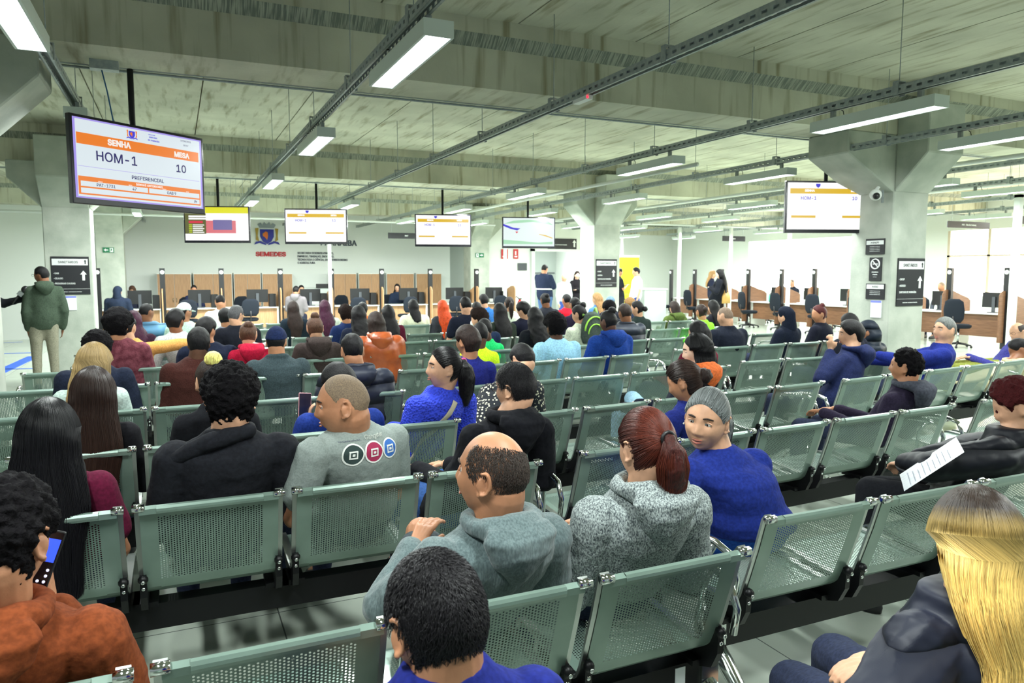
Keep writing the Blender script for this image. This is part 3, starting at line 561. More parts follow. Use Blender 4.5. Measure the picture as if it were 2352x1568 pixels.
# ------------------------------------------------------------------ cabinets, desks, posts
def cabinet(x, y, w_, h, label, rz=0):
    t = thing('storage_cabinet', label, 'cabinet', (x, y, 0), rz, 'oak cabinets along the back wall')
    part('body', MB().box((0, .02, 0), (w_, .5, h)), M['white'], t)
    for i in range(2):
        d = bevel(part('door', MB().box((.015+i*(w_-.02)/2, 0, .04), (.005+(i+1)*(w_-.02)/2, .02, h-.03)), M['oak'], t), .003, 1)
        part('handle', MB().tube([(w_/2+(i*2-1)*.045, -.02, h*.5), (w_/2+(i*2-1)*.045, -.02, h*.5+.12)], .008, 6), M['chrome'], d)
for i, (u0, u1) in enumerate(((360, 440), (444, 534), (537, 600), (602, 673), (765, 820), (824, 884), (888, 952), (956, 1015))):
    a = PY(u0, 640, 22.85)[0]; b = PY(u1, 640, 22.85)[0]
    cabinet(a, 22.85, b-a-.01, 1.64, 'light oak two-door cabinet, %s from the left along the back wall' % ORD[i])
p = PY(723, 650, 22.6); t = thing('photocopier', 'white photocopier between the oak cabinets with a small screen on top', 'photocopier', (p[0]-.1, 22.4, 0)); bevel(part('body', MB().box((-.45, 0, 0), (.45, .6, .95)), M['white'], t), .02); bevel(part('scanner', MB().box((-.5, -.05, .98), (.5, .6, 1.2)), mat('copier grey', (196, 206, 200), .5), t), .02); part('paper_slot', MB().box((-.3, -.01, .95), (.3, .5, .98)), M['blackpl'], t); part('paper_trays', MB().box((-.4, -.01, .2), (.4, 0, .38)).box((-.4, -.01, .45), (.4, 0, .63)), M['signg'], t); part('control_panel', MB().box((.1, -.1, 1.2), (.5, .02, 1.32)), M['blackpl'], t)
def chair(x, y, rz, label, h=1.0):
    t = thing('office_chair', label, 'chair', (x, y, 0), rz, 'dark office chairs at the desks')
    b = part('backrest', MB().loft([((0, -.24, .56), .14, .03), ((0, -.25, .64), .20, .035), ((0, -.26, .82), .22, .035), ((0, -.27, h-.06), .19, .03), ((0, -.27, h), .1, .02)], 20), M['chairf'], t)
    part('seat', MB().loft([((0, 0, .43), .22, .21), ((0, 0, .46), .25, .24), ((0, 0, .50), .25, .24), ((0, 0, .52), .2, .2)], 20), M['chairf'], t)
    part('bracket', MB().tube([(0, -.05, .43), (0, -.2, .42), (0, -.27, .5), (0, -.285, .7)], .018, 8), M['blackpl'], t)
    part('gas_lift', MB().tube([(0, 0, .08), (0, 0, .43)], .025, 10), M['chrome'], t); bs = MB()
    for k in range(5): a = k*2*math.pi/5; bs.tube([(0, 0, .1), (.28*math.cos(a), .28*math.sin(a), .06)], [.025, .015], 8).ball((.28*math.cos(a), .28*math.sin(a), .03), .03, 8)
    part('star_base', bs, M['blackpl'], t)
def monitor(x, y, rz, label, z=.75):
    t = thing('monitor', label, 'monitor', (x, y, z), rz, 'black desk monitors')
    part('panel', MB().box((-.27, -.02, .12), (.27, .02, .46)), M['blackpl'], t); part('display', MB().quad((-.26, -.021, .14), (-.26, -.021, .45), (.26, -.021, .45), (.26, -.021, .14)), M['glass'], t)
    part('stand', MB().box((-.035, .02, .02), (.035, .05, .36)).box((-.11, -.06, 0), (.11, .1, .02)), M['signg'], t)
def tower(x, y, rz, label):
    t = thing('computer_case', label, 'computer', (x, y, .75), rz, 'small computer cases on the desks'); part('case', MB().box((-.08, -.16, 0), (.08, .16, .34)), M['blackpl'], t); part('front_grille', MB().box((-.06, -.165, .05), (.06, -.16, .3)), M['satin'], t)
def post(x, y, n, label, rz=0):
    t = thing('number_post', label, 'post', (x, y, 0), rz, 'numbered black posts between the desks')
    part('pole', MB().box((-.06, -.04, 0), (.06, .04, 1.76)), M['blackpl'], t); d = MB().tube([(0, -.042, 1.66), (0, -.046, 1.66)], .05, 16); part('number_disc', d, M['signw'], t); text('number', str(n), .06, M['sign'], t, (0, -.047, 1.66), ext=.0005)
def desk(x, y, w_, rz, label, wood, side='R'):
    t = thing('service_desk', label, 'desk', (x, y, 0), rz, 'service desks with white tops')
    part('desktop', MB().box((0, 0, .725), (w_-.03, .65, .75)), M['white'], t); part('modesty_panel', MB().box((.02, .1, .22), (w_-.05, .12, .72)), wood, t)
    part('leg', MB().box((.0, .03, 0), (.04, .62, .725)), M['white'], t); part('leg', MB().box((w_-.09, .03, 0), (w_-.05, .62, .725)), M['white'], t)
    m = MB(); yy = [(-.30, .14), (-.30, 1.16), (-.25, 1.23), (-.18, 1.26), (.02, 1.25), (.60, 1.06), (.68, 1.0), (.7, .03), (-.02, .03), (-.02, .12)]
    m.prism([(w_-.03, a, b) for a, b in yy], (.03, 0, 0)); bevel(part('divider', m, wood, t), .008, 1)
    return t
pu = [225, 373, 508, 643, 760, 875, 986, 1092, 1175]
px_ = [PY(u, 640, 20.3)[0] for u in pu]
for i in range(8):
    x0, x1 = px_[i], px_[i+1]; w_ = x1-x0
    desk(x0, 20.3, w_, 0, 'white-topped service desk with an oak divider, %s from the left in the back row' % ORD[i], M['oak'])
    monitor(x0+w_*.62, 20.62, math.pi, 'black monitor on the %s back-row desk from the left' % ORD[i])
    tower(x0+w_*.88, 20.65, math.pi, 'black computer case on the %s back-row desk from the left' % ORD[i])
    if i not in (0, 3): chair(x0+w_*.4, 19.75, .15*(i % 3-1), 'dark visitor chair in front of the %s back-row desk from the left' % ORD[i])
    if i not in (0,): chair(x0+w_*.45, 21.5 if i not in (0, 7) else 21.45, math.pi+.2, 'dark staff chair behind the %s back-row desk from the left' % ORD[i]) if i not in (7, 6) else None
for i in range(8): post(px_[i], 20.22, 51-i, 'black number post, %s from the left in the back desk row' % ORD[i])
# right-hand desks run away from the camera at x = 16.4
ry = []
for u in (1546, 1600, 1662, 1724, 1800, 1876, 1968, 2087, 2188, 2320): ry.append(PX(u, 640, 16.4)[1])
for i in range(len(ry)-1):
    y0, y1 = ry[i], ry[i+1]; w_ = y0-y1
    desk(16.4, y0, w_, -PI2, 'white-topped desk with brown dividers, %s from the far end of the right row' % ORD[i], M['walnut'])
    monitor(16.75, y0-w_*.6, PI2, 'black monitor on the %s desk from the far end of the right row' % ORD[i])
    chair(15.75, y0-w_*.5, -PI2+.2*(i % 3-1), 'dark visitor chair at the %s desk from the far end of the right row' % ORD[i], 1.08)
    chair(17.7, y0-w_*.5, PI2, 'dark staff chair behind the %s desk from the far end of the right row' % ORD[i]) if i not in (3, 7) else None
for i, y in enumerate(ry): post(16.32, y, 20+i, 'black number post, %s from the far end of the right desk row' % ORD[i], -PI2)
# white service poles
for i, (u, y) in enumerate(((757, 19.9), (1160, 19.9), (1560, 18.9), (1678, 18.4), (1812, 15.5))):
    p = PY(u, 600, y); tag(part('service_pole', MB().box((p[0]-.04, y-.04, 0), (p[0]+.04, y+.04, 3.05)), M['whitem']), ['white service pole behind the queue screen before the crest', 'white service pole below the aerial picture screen', 'white service pole at the far end of the right desks', 'white service pole above the leaning woman', 'white service pole left of the right screen'][i], 'pole')
p = PX(2333, 560, 13.2); tag(part('service_pole', MB().box((13.16, p[1]-.05, 0), (13.26, p[1]+.05, 2.98)).box((13.16, p[1]-.05, 2.93), (20.4, p[1]+.05, 2.98)), M['whitem']), 'white service pole at the right edge of the photo', 'pole')
a = PY(1480, 700, 20.4); b = PY(1530, 700, 20.4); t = thing('grey_counter', 'grey counter box beside the far end of the right desks', 'counter', (a[0], 20.4, 0)); part('body', MB().box((0, 0, 0), (b[0]-a[0], 1.2, 1.08)), mat('counter grey', (176, 184, 184), .5), t); part('top', MB().box((-.03, -.03, 1.08), (b[0]-a[0]+.03, 1.2, 1.12)), M['white'], t)
p = PX(1912, 660, 16.75); t = thing('privacy_panel', 'pale green privacy panel standing on the right desk row', 'panel', (16.8, p[1], 0), -YAW); bevel(part('panel', MB().box((-.42, -.02, .75), (.42, .02, 1.55)), mat('pale green panel', (186, 206, 190), .4), t), .01); part('foot', MB().box((-.4, -.1, .75), (-.36, .1, .77)).box((.36, -.1, .75), (.4, .1, .77)), M['whitem'], t)
p = PZ(2020, 452, 2.4); p = PX(2018, 450, 7.94); t = thing('security_camera', 'white dome security camera beside the right screen on the pillar', 'camera', (7.78, 6.42, p[2])); part('bracket', MB().tube([(.17, 0, .12), (.05, 0, .1), (0, 0, .05)], .02, 8), M['white'], t); part('dome', MB().ball((0, 0, 0), .07, 16), M['white'], t); part('lens', MB().ball((-.035, -.04, -.02), .042, 14), M['blackpl'], t)
tag(part('conduit_pipe', MB().tube([(7.9, 6.42, 2.5), (7.9, 6.42, 3.1), (7.9, 6.4, 3.2), (7.7, 6.35, 3.28)], .016, 8), M['galv']), 'steel conduit bending up the left face of the right pillar', 'conduit')
p = PZ(1388, 248, 3.0); t = thing('emergency_light', 'small white sensor with a red light on the third cable tray', 'sensor', (3.07, p[1], 3.045)); part('body', MB().box((-.03, -.11, -.015), (.03, .11, .02)), M['white'], t); part('indicator', MB().ball((-.02, -.11, 0), .01, 8), mat('red led', (255, 30, 50), .4, emit=4), t)

for u, v, lab, col in ((1768, 690, 'small teal bottle on the right desk row', (90, 190, 160)), (1640, 686, 'small red bottle on the far right desk', (190, 60, 60))):
    y_ = PX(u, v, 16.6)[1]; t = thing('bottle', lab, 'bottle', (16.6, y_, .75)); part('body', MB().tube([(0, 0, 0), (0, 0, .16), (0, 0, .19), (0, 0, .22)], [.04, .04, .018, .018], 12), mat('bottle %d' % col[0], col, .3), t); part('pump', MB().tube([(0, 0, .22), (0, 0, .26), (-.04, 0, .26)], .009, 6), M['white'], t)
for i, (u, n_) in enumerate(((1700, 'far'), (1845, 'middle'), (2250, 'near'))):
    y_ = PX(u, 690, 16.55)[1]; t = thing('paper_stack', 'stack of white paper on the %s part of the right desk row' % n_, 'paper', (16.55, y_, .75), .2*i); part('sheets', MB().box((-.105, -.15, 0), (.105, .15, .04)), M['paper'], t)
# ------------------------------------------------------------------ people
def skin(tone):
    c = {'pale': (232, 190, 165), 'light': (214, 164, 132), 'tan': (188, 132, 98), 'brown': (140, 92, 64), 'dark': (92, 60, 44)}[tone]
    c2 = tuple(int(x*.88) for x in c); return mat('skin '+tone, c, .48, col2=c2, nscale=14, spec=.4, bump=.05, bscale=260)
def hairm(nm, c, c2=None, rough=.5, curly=False):
    c2 = c2 or tuple(min(255, int(x*1.5+3)) for x in c)
    if curly: return mat('hair curly '+nm, c, .8, col2=tuple(int(x*.35+y_*.65) for x, y_ in zip(c2, c)), nscale=90, detail=4, bump=.9, spec=.1)
    return mat('hair '+nm, c, rough, col2=c2, nscale=22, nstretch=(9, 9, .7), detail=4, bump=.5, bscale=30, spec=.22)
HC = {'black': (12, 11, 13), 'dbrown': (30, 21, 18), 'brown': (62, 42, 32), 'red': (74, 26, 20), 'ginger': (150, 52, 18), 'grey': (104, 104, 102), 'white': (190, 188, 180), 'blonde': (176, 150, 104), 'plum': (46, 16, 34), 'maroon': (58, 20, 22), 'lbrown': (120, 92, 60)}
def cloth(nm, c, c2=None, rough=.95, nscale=60, bump=.15, **k):
    return mat('cloth '+nm, c, rough, col2=c2 or tuple(min(255, int(x*1.18+3)) for x in c), nscale=nscale, bump=bump, sheen=k.pop('sheen', .0), spec=.2, **k)
def puffm(nm, c, rough=.55): return mat('puffer '+nm, c, rough, bump=1., tex='wave', nscale=2.2, col2=tuple(int(x*1.15+2) for x in c), spec=.3, lo=0, hi=1, bdist=.04)
def head_mesh(female=False, jaw=1., fat=1., n=56, m=40):
    """closed head, face towards +y, origin at the skull centre; about 0.235 high"""
    vs = []; fs = []
    G = lambda x, z, x0, z0, sx, sz: math.exp(-((x-x0)/sx)**2-((z-z0)/sz)**2)
    for i in range(m+1):
        th = math.pi*i/m
        for k in range(n):
            a = 2*math.pi*k/n; dx = math.sin(th)*math.cos(a); dy = math.sin(th)*math.sin(a); dz = math.cos(th)
            x = .0745*dx; y = .096*dy; z = (.112 if dz > 0 else .122)*dz
            if z < 0:
                t = min(1, -z/.11)
                x *= (1-.26*t**1.6)*(1+.10*(fat-1)*4*t*(1-t)+(fat-1)*.8*t)
                if y > 0: y = y*(1-.10*t)+.012*t
                else: y = y*(1-.42*t**1.3)
            else:
                x *= 1+.03*math.sin(math.pi*min(1, z/.1)); 
                if y < 0: y *= 1.03
            if dy > .05:
                f = min(1, (dy-.05)/.4)
                y += f*(.006*G(x, z, 0, .0, .012, .030)+.013*G(x, z, 0, -.022, .0095, .018)+.011*G(x, z, 0, -.034, .012, .011)
                        + .007*(G(x, z, .015, -.036, .008, .008)+G(x, z, -.015, -.036, .008, .008))
                        - .011*(G(x, z, .031, .004, .017, .013)+G(x, z, -.031, .004, .017, .013))
                        + .005*(G(x, z, .028, .027, .022, .008)+G(x, z, -.028, .027, .022, .008))*(0.5 if female else 1)
                        + .007*(G(x, z, .044, -.030, .018, .022)+G(x, z, -.044, -.030, .018, .022))
                        + .009*G(x, z, 0, -.0600, .021, .0060)+.009*G(x, z, 0, -.0735, .018, .0065)-.005*G(x, z, 0, -.0665, .024, .0026)
                        - .004*G(x, z, 0, -.084, .02, .006)+.011*jaw*G(x, z, 0, -.104, .022, .016))
            vs.append((x, y, z))
    for i in range(m):
        for k in range(n): fs.append((i*n+k, (i+1)*n+k, (i+1)*n+(k+1) % n, i*n+(k+1) % n))
    return vs, fs
def add_tf(mb, vs, fs, T): mb.add([tuple(T @ Vector(p)) for p in vs], fs)
def ear(mb, T, s):
    for sx in (-1, 1):
        c = Vector((sx*.076, -.010, -.012)); R = Matrix.Rotation(sx*-.5, 3, 'Z'); q = []
        for a in np.linspace(-2.0, 2.1, 9): q.append(T @ (c+R @ Vector((sx*.010, -.012*0-.017*math.cos(a)*1., .004+.030*math.sin(a)))))
        mb.tube(q, .0052*s, 6)
        mb.ball(T @ (c+Vector((sx*.004, .004, -.002))), (.006*s, .013*s, .022*s), 8, (T.to_3x3().normalized() @ R)); mb.ball(T @ (c+Vector((sx*.003, .009, -.028))), .0075*s, 8)
def scalp(style, dx, dy, dz):
    """point on the scalp in direction d and how much of it is hair (0..1)"""
    x = .0745*dx; y = .096*dy; z = (.112 if dz > 0 else .122)*dz
    if z < 0:
        t = min(1, -z/.11); x *= 1-.26*t**1.6; y = y*(1-.42*t**1.3) if y < 0 else y*(1-.1*t)
    elif y < 0: y *= 1.03
    fr = .5+.5*dy/max(1e-3, math.hypot(dx, dy))                              # 1 in front, 0 behind
    line = -.082+(.158 if style != 'bangs' else .11)*max(0, (fr-.42)/.58)**.62 if fr > .42 else -.082
    if .3 < fr < .62 and style in ('short', 'fade', 'shaved', 'balding'): line = max(line, -.012-.04*abs(fr-.5))
    if .36 < fr < .7 and style == 'long': line = max(line, -.02)
    if style == 'shaved': line += .012
    ear_ = math.exp(-(((y+.004)/.024)**2+((z+.014)/.036)**2)**2) if abs(x) > .045 else 0
    k_ = 1/(1+math.exp(-(z-line)/(.004 if style != 'balding' else .010)))
    if style == 'balding':
        top = 1/(1+math.exp(-(z-.058-.012*max(0, -dy)+.03*dx)/.007)) if dz > 0 else 0
        k_ *= 1-top
        if fr > .74: k_ *= max(0, 1-(fr-.74)/.08)
    return Vector((x, y, z)), k_*(1-ear_)
def shell(style, th, n=48, m=34, seed=0):
    """hair cap: a closed surface that leaves the scalp only inside the hair region"""
    rs = np.random.RandomState(seed); vs = []; fs = []; ph = rs.rand(6)*6.28
    for i in range(m+1):
        t_ = math.pi*i/m
        for k in range(n):
            a = 2*math.pi*k/n; dx = math.sin(t_)*math.cos(a); dy = math.sin(t_)*math.sin(a); dz = math.cos(t_)
            p, k_ = scalp(style, dx, dy, dz); g = th; z = p.z
            if style == 'fade': g = th*(.25+.75*min(1, max(0, (z-.01)/.05)))
            if style in ('afro', 'curly'): g = th*(.55+.45*min(1, max(0, (z+.05)/.09)))
            wob = (.12*math.sin(7*a+ph[0]+3*t_)+.10*math.sin(11*t_+ph[1]+2*a))*math.sin(t_)
            g = g*(1+wob*(.6 if style not in ('shaved', 'balding') else 0))
            r = -.006+(g+.006)*k_; vs.append((p.x+dx*r, p.y+dy*r, p.z+dz*r))
    for i in range(m):
        for k in range(n): fs.append((i*n+k, (i+1)*n+k, (i+1)*n+(k+1) % n, i*n+(k+1) % n))
    return vs, fs
def strandm(nm, c0, c1, t0=.0, t1=1., rough=.38):
    nm = 'strand '+nm
    if nm in MATS: return MATS[nm]
    m = bpy.data.materials.new(nm); m.use_nodes = True; nt = m.node_tree; b = nt.nodes['Principled BSDF']; L = nt.links.new
    a = nt.nodes.new('ShaderNodeAttribute'); a.attribute_name = 'along'; r = nt.nodes.new('ShaderNodeValToRGB'); r.color_ramp.elements[0].position = t0; r.color_ramp.elements[1].position = t1
    r.color_ramp.elements[0].color = lin(c0); r.color_ramp.elements[1].color = lin(c1); L(a.outputs['Fac'], r.inputs['Fac'])
    v = nt.nodes.new('ShaderNodeAttribute'); v.attribute_name = 'tint'; mx = nt.nodes.new('ShaderNodeMix'); mx.data_type = 'RGBA'; mx.blend_type = 'MULTIPLY'; mx.inputs[0].default_value = 1
    L(r.outputs['Color'], mx.inputs[6]); L(v.outputs['Fac'], mx.inputs[7]); L(mx.outputs[2], b.inputs['Base Color']); b.inputs['Roughness'].default_value = rough; b.inputs['Specular IOR Level'].default_value = .3
    MATS[nm] = m; return m
TEXC = {}
def clouds(sc):
    if sc not in TEXC: t = bpy.data.textures.new('folds', 'CLOUDS'); t.noise_scale = sc; t.noise_depth = 2; TEXC[sc] = t
    return TEXC[sc]
def remesh(o, vox, smooth=6, disp=0., dsc=.12):
    r = o.modifiers.new('remesh', 'REMESH'); r.mode = 'VOXEL'; r.voxel_size = vox; r.use_smooth_shade = True
    if smooth: s_ = o.modifiers.new('smooth', 'SMOOTH'); s_.factor = .5; s_.iterations = smooth
    if disp: d = o.modifiers.new('folds', 'DISPLACE'); d.texture = clouds(dsc); d.strength = disp; d.mid_level = .5; d.texture_coords = 'LOCAL'
    return o
def hand(mb, w_, d, up, s=1., curl=.5, side=1):
    """palm, five fingers and a thumb from wrist w_ along d; 'up' is the back of the hand"""
    d = Vector(d).normalized(); up = Vector(up); up = (up-d*up.dot(d)).normalized(); x = d.cross(up)*side; w_ = Vector(w_)
    for f in (-1.2, -.4, .4, 1.2): mb.cap(w_+d*.01*s+x*f*.009*s, .013*s, w_+d*.075*s+x*f*.018*s, .0125*s, 8)
    for j, (f, L) in enumerate(((-1.5, .060), (-.5, .072), (.5, .078), (1.5, .070))):
        p = w_+d*.082*s+x*f*.0185*s; dd = d.copy(); r = .0092*s
        for seg, fr_ in enumerate((.42, .32, .26)):
            ang = curl*(.55+.35*seg)*(1+.08*j); dd = (d*math.cos(curl*(.5+.55*seg))-up*math.sin(curl*(.5+.55*seg))).normalized()
            q = p+dd*L*fr_*s; mb.cap(p, r, q, r*.9, 8); p = q; r *= .9
    p = w_+d*.025*s+x*.026*s; q = p+(d*.6+x*.75-up*.25).normalized()*.036*s; mb.cap(p, .013*s, q, .0105*s, 8); mb.cap(q, .0105*s, q+(d*.9+x*.15-up*.4).normalized()*.030*s, .0085*s, 8)
def strands(name, roots, path, m, parent, r=.0011, seg=12, T=None):
    """many thin hair strands as one mesh; path(root, i) returns a list of points"""
    V = []; Fc = []; col = []; tint = []; rs = np.random.RandomState(3)
    for i, rt in enumerate(roots):
        pts = path(rt, i); k = len(pts); base = len(V); tn = .7+.65*rs.rand(); tint += [tn]*(3*k)
        for j, p in enumerate(pts):
            a = pts[min(j+1, k-1)]-pts[max(j-1, 0)]; a = a.normalized() if a.length > 1e-9 else Vector((0, 0, -1)); e = a.cross(Vector((.3, .9, .2))).normalized(); g = a.cross(e)
            rr = r*(1-.75*(j/(k-1))**2)
            for q in range(3):
                an = q*2.0944; V.append(p+(e*math.cos(an)+g*math.sin(an))*rr); col.append(j/(k-1))
        for j in range(k-1):
            for q in range(3): Fc.append((base+j*3+q, base+j*3+(q+1) % 3, base+j*3+3+(q+1) % 3, base+j*3+3+q))
    me = bpy.data.meshes.new(name); me.from_pydata([tuple(v) for v in V], [], Fc); me.polygons.foreach_set('use_smooth', [True]*len(Fc)); me.update()
    at = me.attributes.new('along', 'FLOAT', 'POINT'); at.data.foreach_set('value', col); at = me.attributes.new('tint', 'FLOAT', 'POINT'); at.data.foreach_set('value', tint)
    o = link(name, me, m, parent); o['kind'] = 'stuff'; return o
def tail_rings(pts, rads, n=16):
    return [(Vector(p), r[0], r[1]) for p, r in zip(pts, rads)]
PEOPLE = {}
def person(key, label, u, v, y, hip=None, row=None, yaw=0, hyaw=0, pitch=6, roll=0, tone='tan', hair='short', hc='black', hth=None, hlen=.3, top='tee', tc=(40, 40, 50), tm=None, pants=(36, 42, 62), b=1., fem=False, hs=1., arms='lap', sleeve='long', vox=None, stand=False, feet=None, extra=None, hood=None, hoodm=None, group=None, seat=.445, hood_up=False, disp=None, height=None, nofix=False, drop=0., st=None, fat=None):
    dy_ = 0 if stand or nofix else .17
    Wd = PY(u, v, y+dy_)                                                       # head top in the room
    if height is not None:                                                # standing: find the depth where the head top has this height
        Wd = PZ(u, v, height)
    head_top = Vector(Wd); dist = (Vector(Wd)-Vector((0, 0, CAMH))).length
    if vox is None: vox = .0055 if dist < 2.4 else .007 if dist < 3.6 else .010 if dist < 6.5 else .016 if dist < 10 else .022
    near = dist < 6.5
    if stand: hip = hip or (head_top.x, head_top.y)
    elif nofix and hip: pass
    elif hip is None: hip = (head_top.x, head_top.y+.12)
    else: hip = (hip[0]*(1+.8*.14/max(.8, y)), hip[1]+.20+.25*max(0, b-1))
    if not stand and not nofix and y > 5: hip = (head_top.x+max(-.10, min(.10, hip[0]-head_top.x)), head_top.y+.12)
    t = thing('person', label, 'person', (hip[0], hip[1], 0), math.radians(yaw), group); PEOPLE[key] = t
    Mw = Matrix.Translation((hip[0], hip[1], 0)) @ Matrix.Rotation(math.radians(yaw), 4, 'Z'); Mi = Mw.inverted()
    ht = Mi @ head_top
    Rh = Matrix.Rotation(math.radians(hyaw), 4, 'Z') @ Matrix.Rotation(math.radians(-pitch), 4, 'X') @ Matrix.Rotation(math.radians(roll), 4, 'Y')
    th = hth if hth is not None else {'short': .012, 'fade': .020, 'afro': .065, 'curly': .038, 'shaved': .0022, 'balding': .004, 'long': .016, 'pony': .008, 'bun': .009, 'bangs': .014, 'bald': 0., 'cap': .010}.get(hair, .01)
    hcn = ht-Vector(Rh @ Vector((0, 0, (.112+.8*th)*hs))).xyz if False else ht-(Rh.to_3x3() @ Vector((0, 0, .112*hs)))-Vector((0, 0, .8*th))
    T = Matrix.Translation(hcn) @ Rh @ Matrix.Diagonal((hs, hs, hs, 1))
    H = Vector((0, 0, .535 if not stand else .95*(ht.z/1.72)))
    N = hcn+Vector((0, 0, -.115*hs))+(Rh.to_3x3() @ Vector((0, -.030*hs, 0))); N = N+(Vector((H.x, H.y-.08, N.z))-N)*.22
    Sh = N+Vector((0, 0, -.060-drop)); 
    d_ = (Sh-H); bl = -.030 if not stand else -.01
    sw = (.165 if fem else .185)*b
    def sp(f): return H+d_*f+Vector((0, bl*math.sin(math.pi*min(1, f))*1.1, 0))
    k_ = 1.
    tor = [(0, .165, .125), (.15, .168, .125), (.35, .155, .112), (.55, .160, .112), (.75, .172, .110), (.90, .172, .098)]
    if fem: tor = [(0, .172, .130), (.15, .17, .125), (.35, .145, .105), (.55, .142, .108), (.75, .152, .110), (.90, .150, .092)]
    def torso(mb, o, lo=-.12, neckr=.052):
        r = [(sp(lo)+Vector((0, .01, 0)), .14*b+o, .11*b+o)]
        r += [(sp(f), rx*b+o, (ry*b if b < 1.1 else ry*b*1.12)+o) for f, rx, ry in tor]
        r += [(Sh+Vector((0, 0, -.014)), sw*.88+o, .084*b+o), (Sh+Vector((0, .0, .012)), sw*.66+o, .072*b+o), (Sh+Vector((0, .004, .036)), sw*.46+o, .062*b+o), (Sh+Vector((0, .008, .062)), neckr+.014+o, .056+o)]
        mb.loft(r, 24); return r
    armL, armR = [], []
    shl = {}; ap = {}
    for sx in (-1, 1):
        s0 = Sh+Vector((sx*(sw-.014), -.004, -.050)); shl[sx] = s0
        if stand: el = s0+Vector((sx*.055, -.01, -.29)); wr = el+Vector((-sx*.02, .07, -.25))
        else: el = s0+Vector((sx*.055, .07, -.27)); wr = Vector((sx*.085, .33, .635))
        spec = arms
        if isinstance(arms, dict) and sx in arms: el, wr = [Vector(q) for q in arms[sx]]
        elif arms in ('BL', 'RU', 'PO', 'BD', 'CH'):
            tab = {'BL': {-1: (PZ(2012, 1640, .74), PZ(2050, 1535, .74)), 1: (None, PZ(2075, 1520, .74))}, 'RU': {1: (None, PY(118, 1392, 1.98)), -1: (None, None)}, 'BD': {-1: (PZ(885, 1392, .66), PZ(950, 1262, .78)), 1: (None, None)}, 'CH': {-1: (PY(1884, 872, 4.60), PY(1908, 806, 4.74)), 1: (None, PY(1925, 905, 4.9))}, 'PO': {-1: (None, PY(716, 985, 4.42)), 1: (None, None)}}[arms][sx]
            if tab[0] is not None: el = Mi @ Vector(tab[0])
            if tab[1] is not None: wr = Mi @ Vector(tab[1])
        elif arms == 'cross': wr = Sh+Vector((-sx*.06, .19, -.26)); el = s0+Vector((sx*.05, .09, -.25))
        elif arms == 'phone': wr = Sh+Vector((sx*.06, .26, -.20)); el = s0+Vector((sx*.05, .05, -.26))
        ap[sx] = (s0, el, wr)
    legs = {}
    for sx in (-1, 1):
        if stand: hp = H+Vector((sx*.085*b, 0, -.03)); kn = Vector((sx*.10, .02, H.z*.53)); an = Vector((sx*.11, -.02, .09)); 
        else: hp = Vector((sx*.09*b, .04, .525)); kn = Vector((sx*.125, .47, .50)); an = Vector((sx*.12, .50, .10))
        if isinstance(feet, dict) and sx in feet: kn, an = [Vector(q) if len(q) == 3 else Mi @ Vector(PZ(*q[1:])) for q in feet[sx]]
        legs[sx] = (hp, kn, an)
    # --- skin body, one continuous surface
    mb = MB(); vs, fs = head_mesh(fem, fat=(1.25 if b > 1.12 else 1.05), n=72 if near else 40, m=52 if near else 28); add_tf(mb, vs, fs, T); ear(mb, T, hs)
    nk = T @ Vector((0, -.028, -.05)); mb.cap(nk, (.056 if fem else .062)*hs*(1+.5*(b-1)), Sh+Vector((0, .005, .01)), (.058 if fem else .068)*(1+.5*(b-1)), 16)
    torso(mb, -.022)
    for sx in (-1, 1):
        s0, el, wr = ap[sx]; mb.cap(s0+Vector((-sx*.012, 0, -.006)), .043*b, el, .034*b, 12); mb.cap(el, .036*b, wr, .025, 12); dd = (wr-el).normalized()
        hd = Vector((-sx*.35, .9, -.12)) if (not stand and arms == 'lap') else dd if arms != 'BL' else Vector((-.9, .45, .05))
        if (arms, sx) in (('RU', 1), ('PO', -1), ('CH', -1)): hd = Vector((-.15, .1, 1))
        hand(mb, wr, hd, (0, 0, 1) if abs(hd.normalized().z) < .8 else (sx, 0, 0), .95 if fem else 1.05, .7 if not stand else .45, -sx)
        hp, kn, an = legs[sx]; mb.cap(hp, .082*b, kn, .052, 12); mb.cap(kn, .052, an, .036, 12); mb.cap(an, .035, an+Vector((0, .10, -.045)), .028, 8)
    body = remesh(part('body', mb, skin(tone), t), max(vox*.72, .0042) if dist < 3.6 else vox, 3 if near else 2)
    # --- trousers and shoes
    mb = MB(); pm = cloth('trousers %d %d %d' % pants, pants, nscale=90)
    mb.loft([(H+Vector((0, .01, -.10 if not stand else -.09)), .13*b, .11*b), (H+Vector((0, .005, -.02)), .172*b, .132*b), (sp(.14), .170*b, .128*b), (sp(.2), .15*b, .11*b)], 20)
    shorts = isinstance(feet, dict) and feet.get('shorts')
    for sx in (-1, 1):
        hp, kn, an = legs[sx]
        if shorts: mb.cap(hp, .100*b, hp.lerp(kn, .72), .082*b, 12)
        else: mb.cap(hp, .098*b, kn, .068*(.6+.4*b), 12); mb.cap(kn, .068*(.6+.4*b), an+Vector((0, 0, -.01)), .050, 12)
    remesh(part('trousers', mb, pm, t), max(vox, .009), 4, .012)
    for sx in (-1, 1):
        hp, kn, an = legs[sx]; fd = Vector((sx*.04, 1, 0)).normalized()
        s_ = MB().loft([(Vector((an.x, an.y+.045, 0))+Vector((0, 0, .004)), .043, .125), (Vector((an.x, an.y+.045, .03)), .047, .130), (Vector((an.x, an.y+.035, .055)), .044, .115), (Vector((an.x, an.y, .09)), .040, .062), (Vector((an.x, an.y, .105)), .03, .045)], 18)
        part('shoe', s_, mat('shoe black', (28, 28, 32), .5) if not (isinstance(feet, dict) and feet.get('white')) else mat('shoe white', (205, 203, 196), .6), t)
